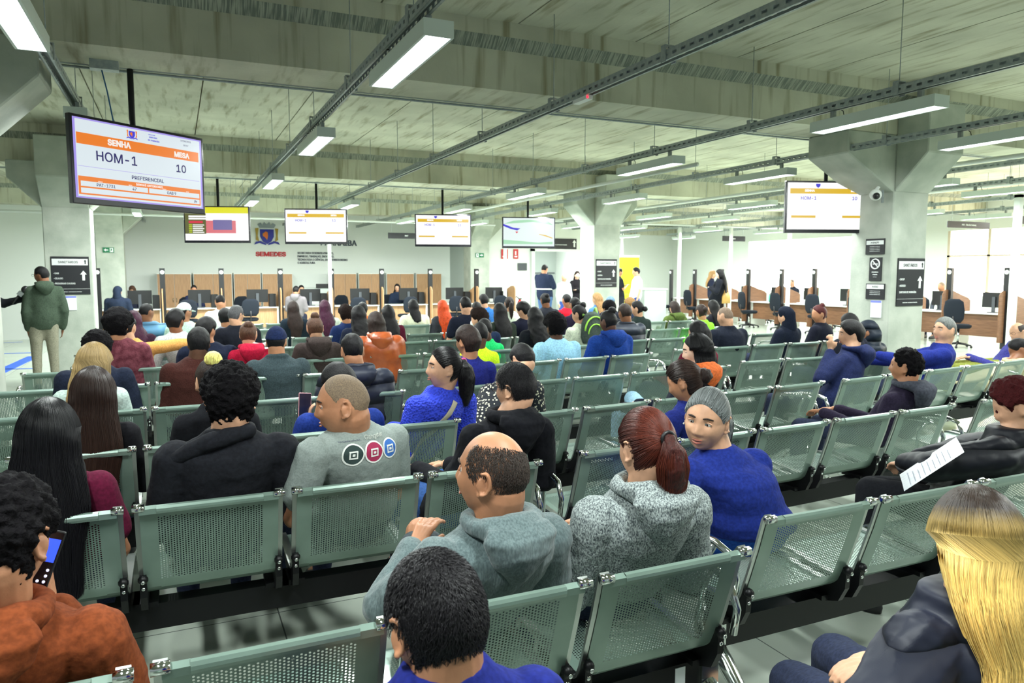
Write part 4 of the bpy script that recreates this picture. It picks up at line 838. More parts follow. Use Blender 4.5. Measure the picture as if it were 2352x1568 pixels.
    # --- top
    o_ = {'tee': .011, 'sweater': .016, 'hoodie': .018, 'jacket': .020, 'puffer': .034}[top]
    m_top = tm or (puffm('%d %d %d' % tc, tc) if top == 'puffer' else cloth('%s %d %d %d' % ((top,)+tuple(tc)), tc, nscale=80 if top != 'sweater' else 110, bump=.12 if top != 'sweater' else .4))
    mb = MB(); torso(mb, o_, lo=-.13 if not stand else -.22, neckr=.050)
    for sx in (-1, 1):
        s0, el, wr = ap[sx]; q = o_*.9
        if sleeve == 'short': mb.cap(s0+Vector((-sx*.004, 0, 0)), .056*b+q, s0.lerp(el, .64), .054*b+q, 14)
        else: mb.cap(s0+Vector((-sx*.004, 0, 0)), .056*b+q, el, .046*b+q, 14); mb.cap(el, .044*b+q, el.lerp(wr, .93), .033*b+q*.8, 14)
    if hood == 'collar': mb.tube([(Sh+Vector((.078*math.cos(a), .070*math.sin(a)-.005, .048+.012*math.sin(a)*-1))) for a in np.linspace(0, 2*math.pi, 17)], .020, 10, False)
    tp_ = remesh(part({'tee': 't_shirt', 'sweater': 'sweater', 'hoodie': 'sweatshirt', 'jacket': 'jacket', 'puffer': 'puffer_jacket'}[top], mb, m_top, t), vox, 5, disp if disp is not None else {'tee': .014, 'sweater': .014, 'hoodie': .02, 'jacket': .02, 'puffer': .016}[top], .10)
    if hood == 'down':
        mb = MB(); c = Sh+Vector((0, -.03, .045)); hm = hoodm or m_top
        for k in range(14):   # roll round the neck that spills down the back
            a0 = math.pi*(1.12)+k*(math.pi*.76+math.pi)/13*0+k*(2*math.pi*.9)/13; a1 = a0+(2*math.pi*.9)/13
            f = lambda a: c+Vector((.098*math.cos(a)*b**.5, .088*math.sin(a), .012-.012*math.sin(a)*-1*.5))
            wdt = lambda a: .024+.022*max(0, -math.sin(a))
            mb.cap(f(a0), wdt(a0), f(a1), wdt(a1), 10)
        mb.loft([(c+Vector((0, -.10, .025)), .105, .028), (c+Vector((0, -.115, -.01)), .125, .050), (c+Vector((0, -.112, -.06)), .105, .055), (c+Vector((0, -.098, -.115)), .065, .045), (c+Vector((0, -.08, -.16)), .025, .025)], 20)
        remesh(part('hood', mb, hm, t), vox, 5, .016, .07)
    # --- hair
    hcol = HC[hc] if isinstance(hc, str) else hc; hn = hc if isinstance(hc, str) else 'custom %d %d %d' % hc
    curly = hair in ('afro', 'curly'); hm = hairm(hn, hcol, curly=curly)
    if key == 'blonde':                                                    # dyed hair: dark roots above, blonde lengths below
        hm = mat('dyed hair', (40, 32, 27), .5, bump=.4, nscale=30, nstretch=(9, 9, .7)); nt = hm.node_tree; tc_ = nt.nodes.new('ShaderNodeTexCoord'); sx_ = nt.nodes.new('ShaderNodeSeparateXYZ'); mr = nt.nodes.new('ShaderNodeMapRange'); rp_ = nt.nodes.new('ShaderNodeValToRGB')
        nt.links.new(tc_.outputs['Object'], sx_.inputs[0]); nt.links.new(sx_.outputs['Z'], mr.inputs['Value']); mr.inputs['From Min'].default_value = hcn.z-.03; mr.inputs['From Max'].default_value = hcn.z+.04; nt.links.new(mr.outputs[0], rp_.inputs['Fac'])
        rp_.color_ramp.elements[0].color = lin((188, 150, 84)); rp_.color_ramp.elements[1].color = lin((40, 32, 27)); nt.links.new(rp_.outputs['Color'], nt.nodes['Principled BSDF'].inputs['Base Color'])
    if hair in ('shaved', 'balding'): hm = mat('stubble '+hn+tone, tuple(int(x*.62+y_*.38*.55) for x, y_ in zip({'tan': (120, 96, 74), 'light': (120, 100, 84), 'brown': (70, 48, 38), 'dark': (40, 28, 24), 'pale': (130, 110, 96)}[tone] if hair == 'shaved' else (44, 38, 38), hcol)), .75, col2=tuple(int(x) for x in ({'tan': (132, 112, 88), 'light': (140, 118, 98), 'brown': (84, 58, 46), 'dark': (46, 34, 30), 'pale': (150, 128, 110)}[tone] if hair == 'shaved' else (64, 54, 50))), nscale=260)
    if hood_up:
        mb = MB(); vs, fs = shell('long', .030, seed=hash(key) % 99); add_tf(mb, vs, fs, T); q = T @ Vector((0, -.05, -.05)); mb.cap(q, .085, Sh+Vector((0, -.02, .03)), .10, 14); remesh(part('hood', mb, m_top, t), vox, 4, .012, .08)
        mb = MB(); vs, fs = shell('short', .012); add_tf(mb, vs, fs, T); part('hair', mb, hm, t)
    elif hair not in ('bald',) and not (hair == 'balding' and st):
        hst = {'pony': 'long', 'bun': 'long', 'cap': 'short'}.get(hair, hair); gst = st; mb = MB(); vs, fs = shell(hst, th if not (gst and hair == 'long') else th*.45, n=64 if near else 40, m=48 if near else 28, seed=len(PEOPLE)); add_tf(mb, vs, fs, T)
        if hair == 'long' or hair == 'bangs':
            Ri = Rh.to_3x3(); cb_ = lambda x, y_, z: T @ Vector((x, y_, z)); wl = 1.0
            bk_ = Sh+Vector((0, -.085*b-.035, 0)); L0 = cb_(0, -.035, .02)
            rings = [(cb_(0, -.01, .075), .070, .085), (L0, .092, .088), (cb_(0, -.045, -.06), .094, .070), (Sh.lerp(cb_(0, -.06, -.12), .5)+Vector((0, -.045, .02)), .100, .058)]
            steps = max(1, int(hlen/.09)); 
            for j in range(1, steps+1):
                f = j/steps; p = bk_+Vector((.008*math.sin(j*1.7), -.012*f, .02-hlen*f)); rings.append((p, .112*(1-.35*f**2), .036*(1-.35*f)))
            rings.append((bk_+Vector((0, -.015, .0-hlen)), .05, .012))
            mb.loft([(r_[0], r_[1]*(.9 if st else 1), r_[2]*(.9 if st else 1)) for r_ in rings], 26)
            if hlen > .2 and key != 'blonde':
                for sx in (-1, 1): mb.loft([(cb_(sx*.062, .01, -.01), .018, .05), (cb_(sx*.070, .0, -.08), .024, .045), (Sh+Vector((sx*.085, -.01, .045)), .03, .045), (Sh+Vector((sx*.10, -.06*b, -.04)), .03, .04), (Sh+Vector((sx*.085, -.10*b, -.14)), .02, .02)], 12)
            remesh(part('hair', mb, hm, t), max(vox, .007), 3, .016 if not st else .004, .035)
        else:
            hp_ = remesh(part('hair', mb, hm, t), vox if near else max(vox, .014), 1 if curly else 2, {'afro': .030, 'curly': .030, 'short': .006, 'fade': .006}.get(hair, 0.), .018 if curly else .03) if hair not in ('shaved', 'balding', 'pony', 'bun') else part('hair', mb, hm, t)
        if hair == 'pony':
            base = T @ Vector((0, -.110, .030)); dn = hlen
            pts = [T @ Vector((0, -.088, .030)), base+Vector((0, -.01, 0)), base+Vector((0, -.035, -.03)), base+Vector((.0, -.035, -dn*.35)), base+Vector((.01, -.02, -dn*.7)), base+Vector((.012, -.005, -dn))]
            rg = [(.02, .02), (.018, .018), (.034, .030), (.046, .036), (.034, .026), (.008, .008)]
            remesh(part('ponytail', MB().tube([pts[i] for i in range(6)], [r[0] for r in rg], 16), hm, t), max(vox*.8, .006), 2, .014, .03)
            part('hair_tie', MB().tube([base+Vector((.021*math.cos(a), -.004, .021*math.sin(a))) for a in np.linspace(0, 2*math.pi, 13)], .007, 8, False), (extra or {}).get('tie', M['blackpl']), t)
        if hair == 'bun':
            bp_ = (extra or {}).get('bun', (0, -.105, .055)); c = T @ Vector(bp_); mb = MB().ball(c, (.045, .042, .042), 14)
            for j in range(5): a = j*1.3; mb.tube([c+Vector((.032*math.cos(a+q), .02*math.sin(q*2), .032*math.sin(a+q))) for q in np.linspace(0, 2.5, 8)], .013, 8)
            remesh(part('hair_bun', mb, (extra or {}).get('bunm', hm), t), max(vox*.8, .006), 2, .01, .02)
            if (extra or {}).get('tie'): part('hair_tie', MB().tube([T @ (Vector(bp_)*.86+Vector((.026*math.cos(a), -.0, .026*math.sin(a)))) for a in np.linspace(0, 2*math.pi, 13)], .009, 8, False), extra['tie'], t)
    ex = extra or {}
    rs = np.random.RandomState(len(PEOPLE)); rnd = lambda q: (rs.rand()-.5)*2*q
    def roots(style, n):
        out = []
        while len(out) < n:
            d = rs.randn(3); d /= np.linalg.norm(d); p, k_ = scalp(style, *d)
            if rs.rand() < k_ and k_ > .25: out.append((p, Vector(d)))
        return out
    sc = st if isinstance(st, tuple) else (hcol, tuple(min(255, int(x*2.2+10)) for x in hcol)); sm_ = strandm(hn+str(sc), sc[0], sc[1], *(ex.get('ramp', (0, 1))))
    if st and hair in ('short', 'fade', 'balding', 'shaved'):
        Lh = {'short': .017, 'fade': .012, 'balding': .011, 'shaved': .003}[hair]
        def pth(rt, i):
            p, d = rt; tg = Vector((d.x*.6+rnd(.5), -.35+rnd(.5), -.75+rnd(.5))); tg = (tg-d*tg.dot(d)).normalized(); th_ = th*.75 if hair != 'balding' else 0; L_ = Lh*(.6+.7*rs.rand())
            return [T @ (p+d*th_*.8), T @ (p+d*(th_+.002)+tg*L_*.45), T @ (p+d*(th_+.0035)+tg*L_*.75), T @ (p+d*(th_+.003)+tg*L_)]
        strands('hair_strands', roots(hair, {'short': 7000, 'fade': 5000, 'balding': 9000, 'shaved': 4000}[hair]), pth, sm_, t, r=.0009)
    if st and hair in ('pony', 'bun'):
        td = Vector((0, -.93, .25)).normalized() if hair == 'pony' else Vector(ex.get('bun', (0, -.105, .055))).normalized()
        def pth(rt, i):
            p, d = rt; out = []
            for q in np.linspace(0, 1, 11):
                dd = (d*(1-q)+td*q); dd = dd.normalized() if dd.length > .05 else td; pp, _ = scalp('long', *dd); out.append(T @ (pp+dd*(th*(1+.25*math.sin(3.1*q))+.0012+.0015*math.sin(i*1.3))))
            return out
        okk = lambda p, d: d.dot(td) < .96 and not (abs(p.x) > .05 and p.y > .0 and p.z < .01)
        strands('hair_strands', [(p, d) for p, d in roots('long', 2800) if okk(p, d)], pth, sm_, t, r=.0009)
        if hair == 'pony':
            cl = [pts[k] for k in (1, 2, 3, 4, 5)]; rr = [.016, .034, .047, .036, .014]
            def pth2(rt, i):
                a_, f_ = rt; out = []; sp_ = rnd(.012); cut = .75+.3*rs.rand()
                for q in np.linspace(0, 1, 14)*cut*4:
                    k = min(3, int(q)); fr_ = min(1.1, q-k); c_ = cl[k].lerp(cl[k+1], fr_); rad = rr[k]+(rr[k+1]-rr[k])*min(1, fr_); rad = max(rad, .012)
                    out.append(c_+Vector((math.cos(a_)*rad*f_*1.05+sp_*q/4, math.sin(a_)*rad*f_*.85, 0)))
                return out
            strands('ponytail_strands', [(rs.rand()*6.28, .7+.38*rs.rand()) for _ in range(1300)], pth2, sm_, t, r=.0010)
    if st and hair in ('long', 'bangs'):
        top_ = T @ Vector((0, .015, .112+th))
        part_ = T @ Vector((0, .055, .103+th)); crown = T @ Vector((0, -.05, .107+th))
        def pth(rt, i):
            a_, f_, w_ = rt; out = []; ph_ = rs.rand()*6.28; am = ex.get('wave', .004); f0 = rs.rand()*14+2
            for fi in np.linspace(f0, 84, 7):
                fi = math.radians(fi); d = (math.sin(fi)*math.cos(a_), math.sin(fi)*math.sin(a_), math.cos(fi)); pp, _ = scalp('long', *d); out.append(T @ (pp+Vector(d)*(th*.55+.004+.010*(fi/1.46)**2+.06*(f_-1))))
            R_ = rings[1:-1]+[(rings[-1][0], rings[-1][1]*1.2, .02)]; cut = len(R_)-1-rs.rand()*1.1
            for q in np.linspace(.38, cut, 16):
                k = min(len(R_)-2, int(q)); fr_ = q-k; sm = fr_; c_ = R_[k][0].lerp(R_[k+1][0], sm); rx = R_[k][1]*(1-sm)+R_[k+1][1]*sm; ry = R_[k][2]*(1-sm)+R_[k+1][2]*sm
                wv = am*math.sin(q*2.4+ph_*.35)*min(1, q/3); aq = a_
                if ex.get('locks'):
                    lk = 2*math.pi/ex['locks']; ac = (math.floor(a_/lk)+.5)*lk; g_ = max(0, (q-2.2)/(cut-2.2)) if cut > 2.2 else 0; aq = a_+(ac-a_)*.75*g_**.7; wv += .02*math.sin(ac*5+q*1.3)*g_
                out.append(c_+Vector((math.cos(aq)*rx*f_+wv+w_*q*.003, math.sin(aq)*ry*f_, wv*.2)))
            return out
        rt = []
        while len(rt) < ex.get('nst', 2200):
            a_ = rs.rand()*2*math.pi
            if math.sin(a_) > ex.get('open', .45): continue                                   # leave the face free
            rt.append((a_, 1.0+.10*rs.rand(), rnd(1.)))
        nl = ex.get('locks', 0)
        strands('hair_strands', rt, pth, sm_, t, r=.0011)
    if ex.get('cap'):
        cm = cloth('cap %d %d %d' % ex['cap'], ex['cap']) if not isinstance(ex['cap'], str) else M[ex['cap']]
        mb = MB(); vs, fs = shell('long', .017); vs = [(x, y_, max(z, .012)) for x, y_, z in vs]; add_tf(mb, vs, fs, T); remesh(part('cap', mb, cm, t), vox, 2)
        vz = MB(); q = [];
        for k in range(13): a = math.pi*(k/12); q.append(T @ Vector((.078*math.cos(a), .06+.095*math.sin(a), .032-.012*math.sin(a))))
        for k in range(13): a = math.pi*(1-k/12); q.append(T @ Vector((.076*math.cos(a), .055+.03*math.sin(a), .036)))
        vz.prism(q, T.to_3x3() @ Vector((0, 0, -.004))); part('cap_visor', vz, cm, t)
    if ex.get('glasses'):
        g = MB()
        for sx in (-1, 1):
            g.tube([T @ Vector((sx*.034+.024*math.cos(a), .099, .004+.018*math.sin(a))) for a in np.linspace(0, 2*math.pi, 17)], .0016, 6, False); g.tube([T @ Vector((sx*.058, .099, .01)), T @ Vector((sx*.078, .06, .012)), T @ Vector((sx*.082, -.015, .006)), T @ Vector((sx*.082, -.028, -.01))], .0016, 6)
        g.tube([T @ Vector((-.010, .1, .006)), T @ Vector((0, .106, .008)), T @ Vector((.010, .1, .006))], .0015, 6); part('glasses', g, M['blackpl'], t)
    if ex.get('mask'):
        mb = MB().loft([(T @ Vector((0, .075, -.105)), .03, .02, Rh.to_3x3()), (T @ Vector((0, .085, -.07)), .045, .028, Rh.to_3x3()), (T @ Vector((0, .085, -.035)), .045, .028, Rh.to_3x3()), (T @ Vector((0, .088, -.012)), .02, .02, Rh.to_3x3())], 16); part('face_mask', mb, M['white'], t)
    if ex.get('face') or (abs(hyaw+yaw) > 35 and dist < 9):
        fc = MB(); eb = MB()
        for sx in (-1, 1):
            e = part('eye', MB().ball(T @ Vector((sx*.031, .0715, .004)), .0120*hs, 16), mat('eye white', (226, 220, 212), .2, spec=.6), t)
            part('iris', MB().ball(T @ Vector((sx*.031-.0015*ex.get('gaze', 0), .0792, .003)), (.0058*hs, .0050*hs, .0058*hs), 12), mat('iris', (34, 20, 14), .15), e)
            part('eyelid', MB().tube([T @ Vector((sx*.031+x_, .0830-abs(x_)*.30, .003+.0085*math.cos(x_/.0155*1.35)*1.05)) for x_ in np.linspace(-.0155, .0155, 9)], .0030*hs, 8), skin(tone), t)
            part('eyebrow', MB().tube([T @ Vector((sx*(.014+.034*q), .0935-.020*q*q, .0262+.0040*math.sin(q*3.0)-.004*q)) for q in np.linspace(0, 1, 9)], [.0022+.002*math.sin(math.pi*q)*hs for q in np.linspace(0, 1, 9)], 6), hairm('brow', (40, 32, 28)), t)
        lm = mat('lips '+tone, tuple(int(a*b_) for a, b_ in zip({'tan': (188, 132, 98), 'light': (200, 140, 118), 'brown': (140, 92, 64), 'dark': (92, 60, 44), 'pale': (220, 160, 145)}[tone], (.86, .72, .72))), .4)
        part('lips', MB().tube([T @ Vector((x_, .0962-.48*abs(x_), -.0605-.05*abs(x_))) for x_ in np.linspace(-.020, .020, 11)], [.0008+.0028*math.cos(x_/.020*1.45) for x_ in np.linspace(-1, 1, 11)*.020], 8).tube([T @ Vector((x_, .0962-.50*abs(x_), -.0722+.10*abs(x_))) for x_ in np.linspace(-.018, .018, 11)], [.0008+.0036*math.cos(x_/.018*1.45) for x_ in np.linspace(-1, 1, 11)*.018], 8), lm, t)
    return t, T, dict(Sh=Sh, H=H, b=b, o=o_, ap=ap, legs=legs, body=body, top=tp_, hm=hm, Rh=Rh, vox=vox)
# ------------------------------------------------------------------ the cast (head top in the photo, row depth in metres)
heather = mat('cloth heather', (70, 78, 82), .95, col2=(168, 178, 176), nscale=210, detail=3, bump=.3, lo=.36, hi=.64, nstretch=(1, 1, .6))
marl = mat('cloth marl', (74, 90, 92), .95, col2=(98, 115, 116), nscale=170, detail=2, bump=.2, nstretch=(1, 1, .35), sheen=.2)
waffle = mat('cloth waffle', (20, 36, 150), .85, col2=(40, 62, 205), nscale=75, bump=.9, tex='voronoi', lo=.1, hi=.5)
pattern = mat('cloth pattern', (206, 202, 178), .9, col2=(22, 26, 34), nscale=48, tex='voronoi', lo=.30, hi=.36)
leather = mat('leather orange', (176, 86, 40), .35, col2=(150, 68, 30), nscale=9, bump=.5, bscale=12, spec=.6)
plaid = mat('cap plaid', (30, 60, 100), .8, col2=(120, 150, 170), nscale=40, tex='wave', lo=.3, hi=.7); M['plaid'] = plaid
fuzz = mat('cloth fuzzy maroon', (84, 26, 40), .95, col2=(120, 60, 72), nscale=22, bump=.6, bscale=90)
TIE_R = mat('hair tie red', (210, 30, 36), .6); TIE_P = mat('hair tie pink', (230, 70, 140), .6); TIE_G = mat('hair tie green', (60, 170, 90), .6)
# nearest people
person('front', 'man with short black hair in a blue shirt, head and neck only, bottom centre', 985, 1262, 1.04, hip=(.36, .98), hyaw=8, pitch=14, drop=-.045, tone='tan', hair='short', hth=.010, tc=(26, 34, 105), top='tee', sleeve='short', hs=1.0, st=1)
P1 = person('bald', 'balding man in a grey-green hoodie, head turned left, in the nearest row', 1138, 990, 1.82, hip=(.76, 1.96), yaw=8, hyaw=32, pitch=-4, tone='tan', hair='balding', st=((40, 34, 32), (74, 64, 58)), top='hoodie', tm=marl, hood='down', b=1.14, hs=1.12, arms='BD', feet={-1: (('w', 966, 1222, .76), ('w', 950, 1640, .10)), 1: ((.12, .5, .5), (.12, .5, .1)), 'shorts': True}, pants=(60, 66, 70))
P2 = person('pony', 'woman with a reddish brown ponytail in a heather grey hoodie', 1480, 936, 1.86, hip=(1.30, 1.97), yaw=-4, hyaw=4, pitch=8, tone='light', hair='pony', st=((54, 22, 18), (112, 50, 34)), hc=(46, 19, 16), hlen=.24, top='hoodie', tm=heather, hood='down', b=1.18, fem=True, hs=1.08)
P3 = person('blue', 'woman with slicked grey hair in a royal blue T-shirt turning to talk to her left', 1632, 893, 2.30, hip=(2.17, 2.20), yaw=4, hyaw=118, pitch=6, roll=-8, tone='light', hair='pony', st=((128, 134, 134), (52, 50, 48)), hc=(84, 88, 88), hlen=.26, top='tee', tc=(25, 40, 112), sleeve='short', b=1.3, fem=True, hs=1.12, extra={'face': 1}, pants=(30, 70, 150), vox=.006)
person('rust', 'man in a rust brown hooded jacket holding a phone, bottom left corner', 15, 1090, 1.72, hip=(-.42, 1.86), yaw=-4, hyaw=-14, pitch=14, tone='tan', hair='curly', hth=.022, drop=.03, top='hoodie', tc=(104, 50, 24), hood='down', b=1.12, hs=1.08, arms='RU', pants=(40, 62, 110))
person('maroon', 'woman with long straight black hair in a maroon T-shirt at the left', 108, 914, 2.92, hip=(-.44, 3.10), tone='tan', hair='long', st=((10, 10, 13), (20, 19, 24)), hlen=.42, top='tee', tc=(78, 14, 40), sleeve='short', fem=True, b=1.02)
P5 = person('jacketman', 'young man with curly black hair in a black jacket', 527, 832, 2.92, hip=(.12, 3.08), hyaw=-2, pitch=4, tone='light', hair='curly', hth=.042, top='jacket', tc=(22, 23, 28), hood='collar', b=1.14, hs=1.02)
P6 = person('shaved', 'man with a shaved head in a printed light grey T-shirt, face turned left', 780, 860, 2.90, hip=(.68, 3.08), yaw=20, hyaw=54, pitch=6, tone='tan', drop=-.04, hair='shaved', hc='grey', top='tee', tm=mat('cloth grey marl', (128, 138, 134), .95, col2=(142, 152, 148), nscale=140, bump=.12, spec=.2), sleeve='short', b=1.16, hs=1.10, extra={'face': 1})
person('glasses', 'young man with glasses and short black hair in a black hoodie', 1180, 832, 3.02, hip=(1.17, 3.10), yaw=4, hyaw=26, pitch=4, tone='light', hair='short', st=1, hth=.012, top='hoodie', tc=(14, 15, 20), hood='down', b=1.06, extra={'glasses': 1}, pants=(40, 70, 120))
person('blonde', 'woman with dark-rooted blonde hair in a navy puffer jacket, bottom right', 2240, 1118, .92, hip=(1.40, .98), yaw=0, hyaw=-38, pitch=16, tone='light', hair='long', hc=(46, 36, 30), st=((44, 34, 28), (244, 208, 124)), hlen=.45, top='puffer', tc=(20, 24, 38), b=1.02, fem=True, arms='BL', vox=.006, extra={'ramp': (.17, .38), 'wave': .012, 'locks': 11, 'nst': 6000, 'open': .93}, feet={-1: ((.05, .36, .44), (.08, .40, .1)), 1: ((.26, .40, .46), (.28, .42, .1))})
person('paper', 'woman with curly maroon hair in a black puffer jacket reading a sheet of paper', 2312, 868, 2.0, hip=(3.22, 2.12), yaw=14, hyaw=20, pitch=26, tone='light', hair='curly', hc='maroon', hth=.03, top='puffer', tc=(16, 18, 26), fem=True, b=1.02, arms={-1: ((-.27, -.04, .76), (-.16, .13, .72)), 1: ((.27, .0, .76), (.03, .16, .70))}, pants=(16, 17, 22), feet={-1: ((-.20, .28, .56), (-.32, .22, .1)), 1: ((-.02, .36, .52), (-.12, .36, .1))})
# third row
person('brunette', 'woman with very long dark brown hair in a black top, behind the maroon T-shirt', 212, 842, 3.95, hip=(-.42, 4.10), tone='light', hair='long', st=((30, 21, 19), (62, 42, 34)), hc='dbrown', hlen=.44, top='tee', sleeve='long', tc=(15, 15, 19), fem=True)
person('bun_blonde', 'woman with a blonde topknot in a black top behind the curly haired man', 486, 822, 3.9, hip=(.20, 4.08), hyaw=12, pitch=-2, tone='light', hair='bun', hc='dbrown', top='tee', tc=(16, 17, 22), fem=True, b=1.0, extra={'bun': (0, -.03, .115), 'bunm': hairm('straw', (190, 168, 96))})
person('polo', 'man with black hair in a blue polo shirt holding a phone, behind the shaved man', 768, 832, 4.0, hip=(.78, 4.15), hyaw=28, pitch=18, tone='light', hair='short', hth=.02, top='tee', tc=(24, 44, 110), sleeve='short', arms='PO', b=1.08)
P7 = person('sweater', 'woman with a black ponytail in a bright blue knitted sweater, face in profile', 1022, 797, 3.9, hip=(1.22, 4.10), yaw=18, hyaw=66, pitch=-2, tone='light', hair='pony', st=1, hc='black', hlen=.26, top='sweater', tm=waffle, fem=True, b=1.14, extra={'tie': TIE_P, 'face': 1}, vox=.008)
person('pattern', 'person in a grey hood and a black and cream patterned jacket, bent forward', 1190, 790, 4.62, hip=(1.62, 4.28), hyaw=10, pitch=30, tone='light', hair='short', top='jacket', tm=pattern, hood='down', hoodm=cloth('hood slate', (52, 62, 64)), b=1.02)
person('bunblue', 'girl with a dark low bun in a blue T-shirt, head bowed to the left', 1556, 829, 3.12, hip=(2.60, 3.20), yaw=4, hyaw=28, pitch=24, tone='tan', hair='bun', st=1, hc='dbrown', top='tee', tc=(24, 34, 98), sleeve='short', fem=True, b=.92, hs=.98, extra={'bun': (.03, -.105, -.01), 'tie': TIE_G})
person('orangehood', 'woman with black hair in a black hoodie with an orange hood lining', 1592, 765, 4.18, hip=(3.18, 4.22), yaw=22, hyaw=34, pitch=14, tone='pale', hair='long', st=((12,12,14),(26,25,30)), hlen=.10, top='hoodie', tc=(18, 22, 36), hood='down', hoodm=cloth('orange lining', (196, 96, 48)), fem=True, feet={-1: (('w', 1452, 915, .60), ('w', 1480, 985, .12)), 1: ((.1, .48, .52), (.1, .5, .1))}, pants=(136, 170, 190))
person('purplehood', 'person with short black curls in a dark purple hoodie hanging over the bench', 2085, 799, 3.30, hip=(4.30, 3.42), yaw=12, hyaw=12, pitch=-2, tone='tan', hair='curly', hth=.018, top='hoodie', tc=(34, 28, 46), hood='down', hoodm=cloth('hood grey', (60, 62, 72)), b=.95)
# fourth and fifth rows
person('longblonde', 'woman with long straight blonde hair in a pale grey top', 216, 786, 5.05, hip=(-.56, 5.2), hyaw=-16, tone='pale', hair='long', st=((120, 100, 66), (176, 152, 104)), hc='lbrown', hlen=.40, top='tee', tc=(150, 166, 160), fem=True)
person('curlynavy', 'person with black curly hair in a navy jacket, behind the long blonde hair', 222, 757, 6.1, hip=(-.66, 6.35), tone='tan', hair='curly', top='jacket', tc=(24, 30, 46), b=1.1)
person('fade', 'man with a fade haircut and a navy padded jacket with its hood down', 808, 765, 5.1, hip=(1.28, 5.28), hyaw=0, pitch=2, tone='tan', hair='fade', hth=.014, top='puffer', tc=(24, 28, 42), hood='down', b=1.1)
person('boyblue', 'boy with round cropped hair in a blue T-shirt beside the knitted sweater', 1072, 745, 5.12, hip=(2.0, 5.22), hyaw=22, pitch=4, tone='tan', hair='short', hth=.022, hc='dbrown', top='tee', tc=(24, 30, 98), sleeve='short', b=.94)
person('greycap', 'man in a navy cap and dark green-grey sweater', 634, 750, 6.25, hip=(.78, 6.42), hyaw=-14, pitch=2, tone='tan', hair='cap', top='sweater', tc=(52, 64, 68), hood='collar', b=1.12, extra={'cap': (22, 32, 62)})
person('rustsweater', 'person in a black knitted hat and a dark brown sweater', 455, 750, 6.2, hip=(.02, 6.42), tone='dark', hair='short', hth=.018, top='sweater', tc=(56, 28, 24), b=1.12)
person('neon', 'boy with cropped hair in a neon yellow T-shirt', 1102, 739, 6.3, hip=(2.46, 6.42), hyaw=-14, tone='dark', hair='short', hth=.006, top='tee', tc=(190, 235, 40), sleeve='short', b=.92)
person('lightblue', 'woman with round black hair in a light blue top', 1273, 716, 6.42, hip=(3.55, 6.55), tone='dark', hair='afro', hth=.05, top='tee', tc=(140, 185, 210), sleeve='short', fem=True, b=1.24)
person('bluehoodie', 'woman with a bun in a bright blue hoodie, broad back to the camera', 1395, 712, 6.5, hip=(4.25, 6.65), hyaw=16, tone='dark', hair='bun', hc='black', top='hoodie', tc=(22, 52, 120), hood='down', fem=True, b=1.22, extra={'bun': (.02, -.05, .11), 'tie': TIE_P})
person('longcurl', 'woman with very long wavy black hair behind the orange hood', 1602, 735, 5.35, hip=(4.3, 5.5), tone='light', hair='long', hlen=.40, top='tee', tc=(90, 22, 40), fem=True, hyaw=20)
person('chin', 'young man in a navy hoodie resting his chin on his hand', 1953, 733, 4.55, hip=(5.05, 4.42), yaw=22, hyaw=34, pitch=4, tone='light', hair='short', hth=.026, hc='black', top='hoodie', tc=(24, 32, 66), hood='down', b=1.04, arms='CH', extra={'face': 1})
person('older', 'older grey-haired man in a deep blue jacket gesturing with one hand', 2172, 727, 4.72, hip=(6.55, 4.75), yaw=40, hyaw=42, pitch=-2, tone='light', hair='short', hc=(78, 80, 78), hth=.010, top='jacket', tc=(22, 34, 104), b=1.14, hs=1.12, extra={'face': 1}, arms={-1: ((-.30, .14, .80), (-.26, .34, .84)), 1: ((.26, .2, .74), (.0, .42, .76))})
person('tanboy', 'young man with a fade haircut in a beige top, head bowed, at the right edge', 2330, 778, 4.62, hip=(7.2, 4.75), yaw=6, hyaw=34, pitch=28, tone='brown', hair='fade', hth=.018, top='hoodie', tc=(172, 164, 132), hood='down', b=1.0)
person('purplejacket', 'balding man with glasses in a purple-blue jacket at the right edge', 2335, 740, 5.3, hip=(8.35, 5.5), yaw=50, hyaw=30, pitch=12, tone='light', hair='balding', top='jacket', tc=(58, 58, 128), extra={'glasses': 1}, pants=(124, 130, 60))
person('leather', 'man with receding cropped hair in a dark leather jacket', 1664, 705, 6.68, hip=(6.05, 6.82), hyaw=14, tone='light', hair='shaved', hc='brown', top='jacket', tc=(22, 26, 38), hood='collar', b=1.2)
person('hoodnavy', 'person with a dark navy hood pulled up', 1803, 705, 7.0, hip=(7.35, 7.1), yaw=10, hyaw=10, tone='light', top='hoodie', tc=(16, 22, 36), hood_up=True, b=1.05)
person('curlbun', 'woman with a high maroon curly bun in a dark sweater, face to the left', 1880, 700, 7.05, hip=(8.0, 7.25), yaw=14, hyaw=55, tone='tan', hair='bun', hc='maroon', top='sweater', tc=(20, 22, 34), fem=True, b=1.1, extra={'bun': (0, -.05, .10)})
person('hoodpuffer', 'person in a dark padded jacket with a hood down in front of the right pillar', 1988, 738, 5.95, hip=(7.3, 5.98), yaw=5, hyaw=20, pitch=20, tone='tan', hair='short', top='puffer', tc=(22, 30, 42), hood_up=True)
person('cappeek', 'person with short black hair peeking out behind the navy hoodie', 1950, 718, 5.6, hip=(6.55, 5.72), tone='tan', hair='short', hth=.016, top='jacket', tc=(24, 26, 36))
